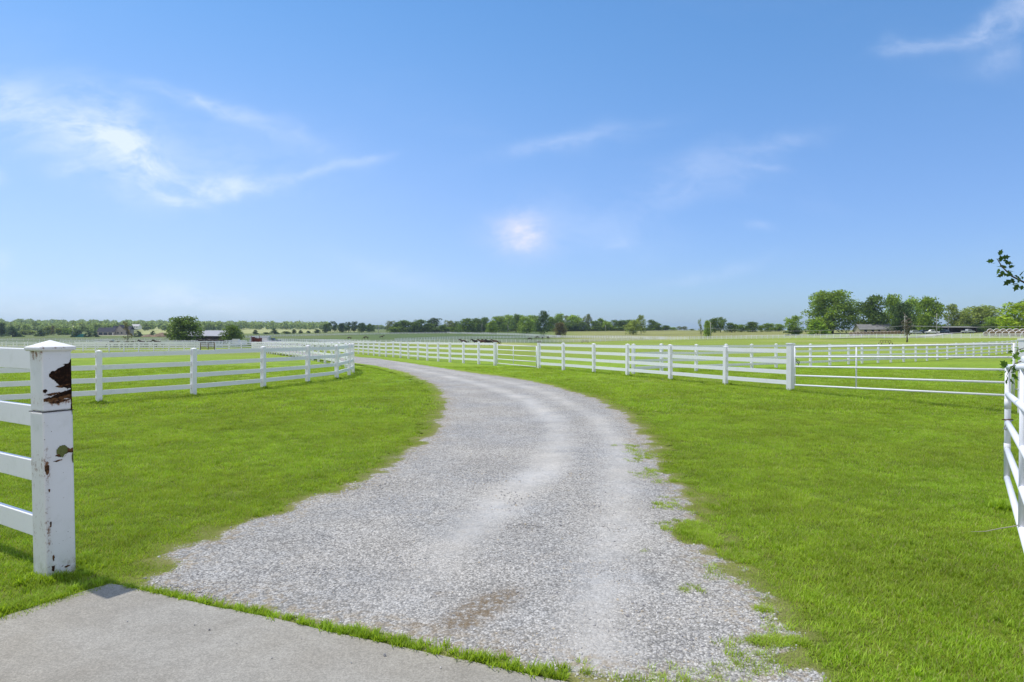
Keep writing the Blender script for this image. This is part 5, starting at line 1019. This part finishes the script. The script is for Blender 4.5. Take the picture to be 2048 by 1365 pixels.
# soil heaps
def heap(px, Z, w_, h, label, seed):
    x, y = W(px, Z); n = 26; X_, Y_ = np.meshgrid(np.linspace(-1, 1, n), np.linspace(-1, 1, n), indexing='ij'); rr = np.hypot(X_, Y_); Zz = np.clip(1 - rr, 0, 1) ** .8 * h * (.65 + .7 * fbm(X_ * 3 + 9, Y_ * 3 + 9, seed)) - .3 * (rr >= 1) - .1
    i = np.arange(n * n).reshape(n, n); fc = np.stack([i[:-1, :-1], i[1:, :-1], i[1:, 1:], i[:-1, 1:]], -1).reshape(-1, 4); me = npmesh('soil_heap', np.stack([X_ * w_, Y_ * w_ * .6, Zz], -1).reshape(-1, 3), fc, None, True)
    o = link('soil_heap', me, None, m_soil); o.location = (x, y, gf(x, y)); tag(o, label, 'soil heap', 'soil heaps right of the stone house')
heap(298, 560, 7, 2.4, 'low brown soil heap right of the stone house, smaller one', 3); heap(325, 560, 8.5, 4.2, 'large brown soil heap left of the big round tree', 6)
# white boxes (horse jumps stores) left and by the drive
for px, Z, w_, h, lab in [(196, 172, .8, 1.55, 'small white box behind the left pens, left of the pair'), (216, 172, 1.2, 1.6, 'wider white box behind the left pens, right of the pair'), (526, 205, 1.5, 1.9, 'white box at the far end of the drive'), (472, 185, .8, 1.6, 'white box at the corner of the corral fence')]:
    x, y = W(px, Z); o = empty('storage_box', (x, y, gf(x, y)), lab, 'box', 'white storage boxes around the corrals'); MB().box(-w_, w_, -.6, .6, 0, h).build('body', m_white, o); MB().box(-w_ - .08, w_ + .08, -.7, .7, h + .003, h + .12).build('lid', m_white, o)
x, y = W(514, 200); o = empty('loading_chute', (x, y, gf(x, y)), 'rust-red cattle loading chute at the far end of the drive', 'chute')
mb = MB(); mb.box(-1.1, -.95, -1, 1, 0, 2.3); mb.box(.95, 1.1, -1, 1, 0, 2.0); mb.build('side_panel', m_redb, o); MB().box(-.94, .94, .4, .5, .1, 1.9).build('gate_panel', m_redb, o)
for s in (-1, 1): MB().box(s * 1.2 - .06, s * 1.2 + .06, -1.1, -.98, 0, 2.6).build('post', m_redb, o)
vehicle(545, 235, 175, 'pickup', m_navy, 'dark pickup truck beyond the end of the drive', 'vehicles parked beyond the drive'); vehicle(521, 222, 5, 'trailer', m_silver, 'grey livestock trailer beyond the end of the drive', 'vehicles parked beyond the drive')
# feeders
def feeder(px, Z, L, h, rz, label):
    x, y = W(px, Z); o = empty('hay_feeder', (x, y, gf(x, y)), label, 'feeder', 'hay feeders in the pastures', R(rz)); MB().box(-L / 2, L / 2, -.5, .5, h * .45, h * .5).build('tray', m_brown, o); MB().box(-L / 2, L / 2, -.04, .04, h - .08, h).build('top_rail', m_brown, o)
    for sx in (-1, 1):
        for sy in (-1, 1): MB().box(sx * L / 2 - .05, sx * L / 2 + .05, sy * .5 - .05, sy * .5 + .05, 0, h * (.44)).build('leg', m_brown, o)
    for k in range(5): MB().box(-L / 2 + L * k / 4 - .03, -L / 2 + L * k / 4 + .03, -.03, .03, h * .505, h - .085).build('bar', m_brown, o)
feeder(1170, 270, 2.4, 1.1, 5, 'dark slatted hay feeder in the middle pasture'); feeder(1771, 128, 2.0, .75, 0, 'low brown feeder in the right pasture left of the dead snag')
# hay bales
def bale_mesh():
    mb = MB(); mb.tube([(-.76, 0, .74), (-.72, 0, .74), (.72, 0, .74), (.76, 0, .74)], [.66, .74, .74, .66], 20); me = mb.mesh('wrap', True); return me
BW = bale_mesh(); BW.materials.append(m_wrap); BP = BW.copy(); BP.materials.clear(); BP.materials.append(m_pink)
mb = MB()
for x_ in (-.765, .765): mb.tube([(x_ - .004, 0, .74), (x_ + .004, 0, .74)], .655, 20)
BE = mb.mesh('hay_end'); BE.materials.append(m_hay)
def bale(x, y, z, rz, label, group, me=BW, sc=1.):
    o = empty('round_hay_bale', (x, y, z), label, 'hay bale', group, rz); o.scale = (sc,) * 3; link('wrap', me, o); link('hay_end', BE, o)
for i in range(15):
    t_ = i / 14; x, y = W(1702 + 96 * t_, 262 + 30 * t_); bale(x, y, gf(x, y), R(62), 'pinkish wrapped bale in the slanting farmhouse row, %s from the left' % ordn(i), 'wrapped bales in front of the farmhouse', BP, 1.05)
x, y = W(1807, 290); bale(x, y, gf(x, y), R(60), 'white wrapped bale lying alone just left of the dead snag', 'wrapped bales in front of the farmhouse', BW, 1.1)
for i in range(8):
    x, y = W(1971 + 13.2 * i, 222 - 2.2 * i); bale(x, y, gf(x, y), R(57), 'brown-ended round bale at the right edge, %s from the left' % ordn(i), 'brown-ended bales at the right edge', BW, 1.28 if i else 1.05)
for i in range(7):
    x, y = W(1980 + 13 * i, 229 - 2.2 * i); bale(x, y, gf(x, y) + .5, R(57), 'white bale behind the brown-ended row, %s from the left' % ordn(i), 'white bales behind the brown-ended row', BW, 1.3)

# ------------------------------------------------------------------ utility poles and wires
tops = {}
def upole(px, Z, top, label, arm=True, base=None):
    x, y = W(px, Z); zg = gf(x, y); zt = H + (HY - top) * Z / F; o = empty('utility_pole', (x, y, zg), label, 'utility pole', 'grey utility poles'); h = zt - zg
    MB().tube([(0, 0, -.3), (0, 0, h)], [.17, .11], 8).build('pole', m_pole, o, True)
    if arm: MB().box(-.55, .55, -.06, .06, h - .5, h - .38).build('crossarm', m_pole, o)
    tops[px] = (x, y, zt)
upole(1421, 303, 645, 'thin pole right beside the half-bare young tree'); upole(1809, 232, 632, 'tall pale pole behind the dead snag'); upole(1873, 270, 627, 'tallest pale pole in the middle of the farmyard'); upole(1896, 300, 634, 'thinner pole right of the tallest farmyard pole')
upole(964, 560, 648, 'thin pole in front of the left part of the central woods'); upole(1016, 560, 650, 'thin pole in front of the centre of the central woods'); upole(757, 600, 650, 'tiny pole left of the central woods'); upole(146, 640, 650, 'tiny pole left of the stone house'); upole(1211, 560, 650, 'thin pole in front of the right part of the central woods')
m_cable = flatmat('pale_cable', (.33, .33, .33), .6)
def cable(P0, P1, sag, label, r=.045):
    P0, P1 = Vector(P0), Vector(P1); pts = []
    for i in range(25): s = i / 24; p = P0.lerp(P1, s); p.z -= sag * 4 * s * (1 - s); pts.append(p)
    tag(MB().tube(pts, r, 5).build('power_line', m_cable), label, 'power line', 'power lines across the right pasture')
a = WP(1421, 657, 303); b_ = WP(1809, 652, 232); c_ = WP(1873, 652.5, 270); d_ = WP(2150, 649, 190)
cable(a, b_, 1.5, 'slack grey cable from the half-bare tree to the pole behind the snag'); cable(b_, c_, .05, 'short grey cable between the two tallest farmyard poles'); cable(b_, d_, .6, 'grey cable from the snag pole to the right edge')
cable(a, WP(1120, 664, 430), .6, 'faint cable from the half-bare tree left across the meadow', .04)

# ------------------------------------------------------------------ haze
m_haze = bpy.data.materials.new('haze'); m_haze.use_nodes = True; nt = m_haze.node_tree; nt.nodes.clear(); out = nt.nodes.new('ShaderNodeOutputMaterial'); pv = nt.nodes.new('ShaderNodeVolumePrincipled')
pv.inputs['Color'].default_value = (.62, .80, 1.0, 1); pv.inputs['Density'].default_value = .00011; pv.inputs['Anisotropy'].default_value = .2; nt.links.new(pv.outputs[0], out.inputs['Volume'])
HZ = True
if HZ:
    hz = MB().box(-8000, 8000, -8000, 8000, -8, 75).build('haze', m_haze); tag(hz, 'thin blue air haze over the whole landscape', kind='stuff')
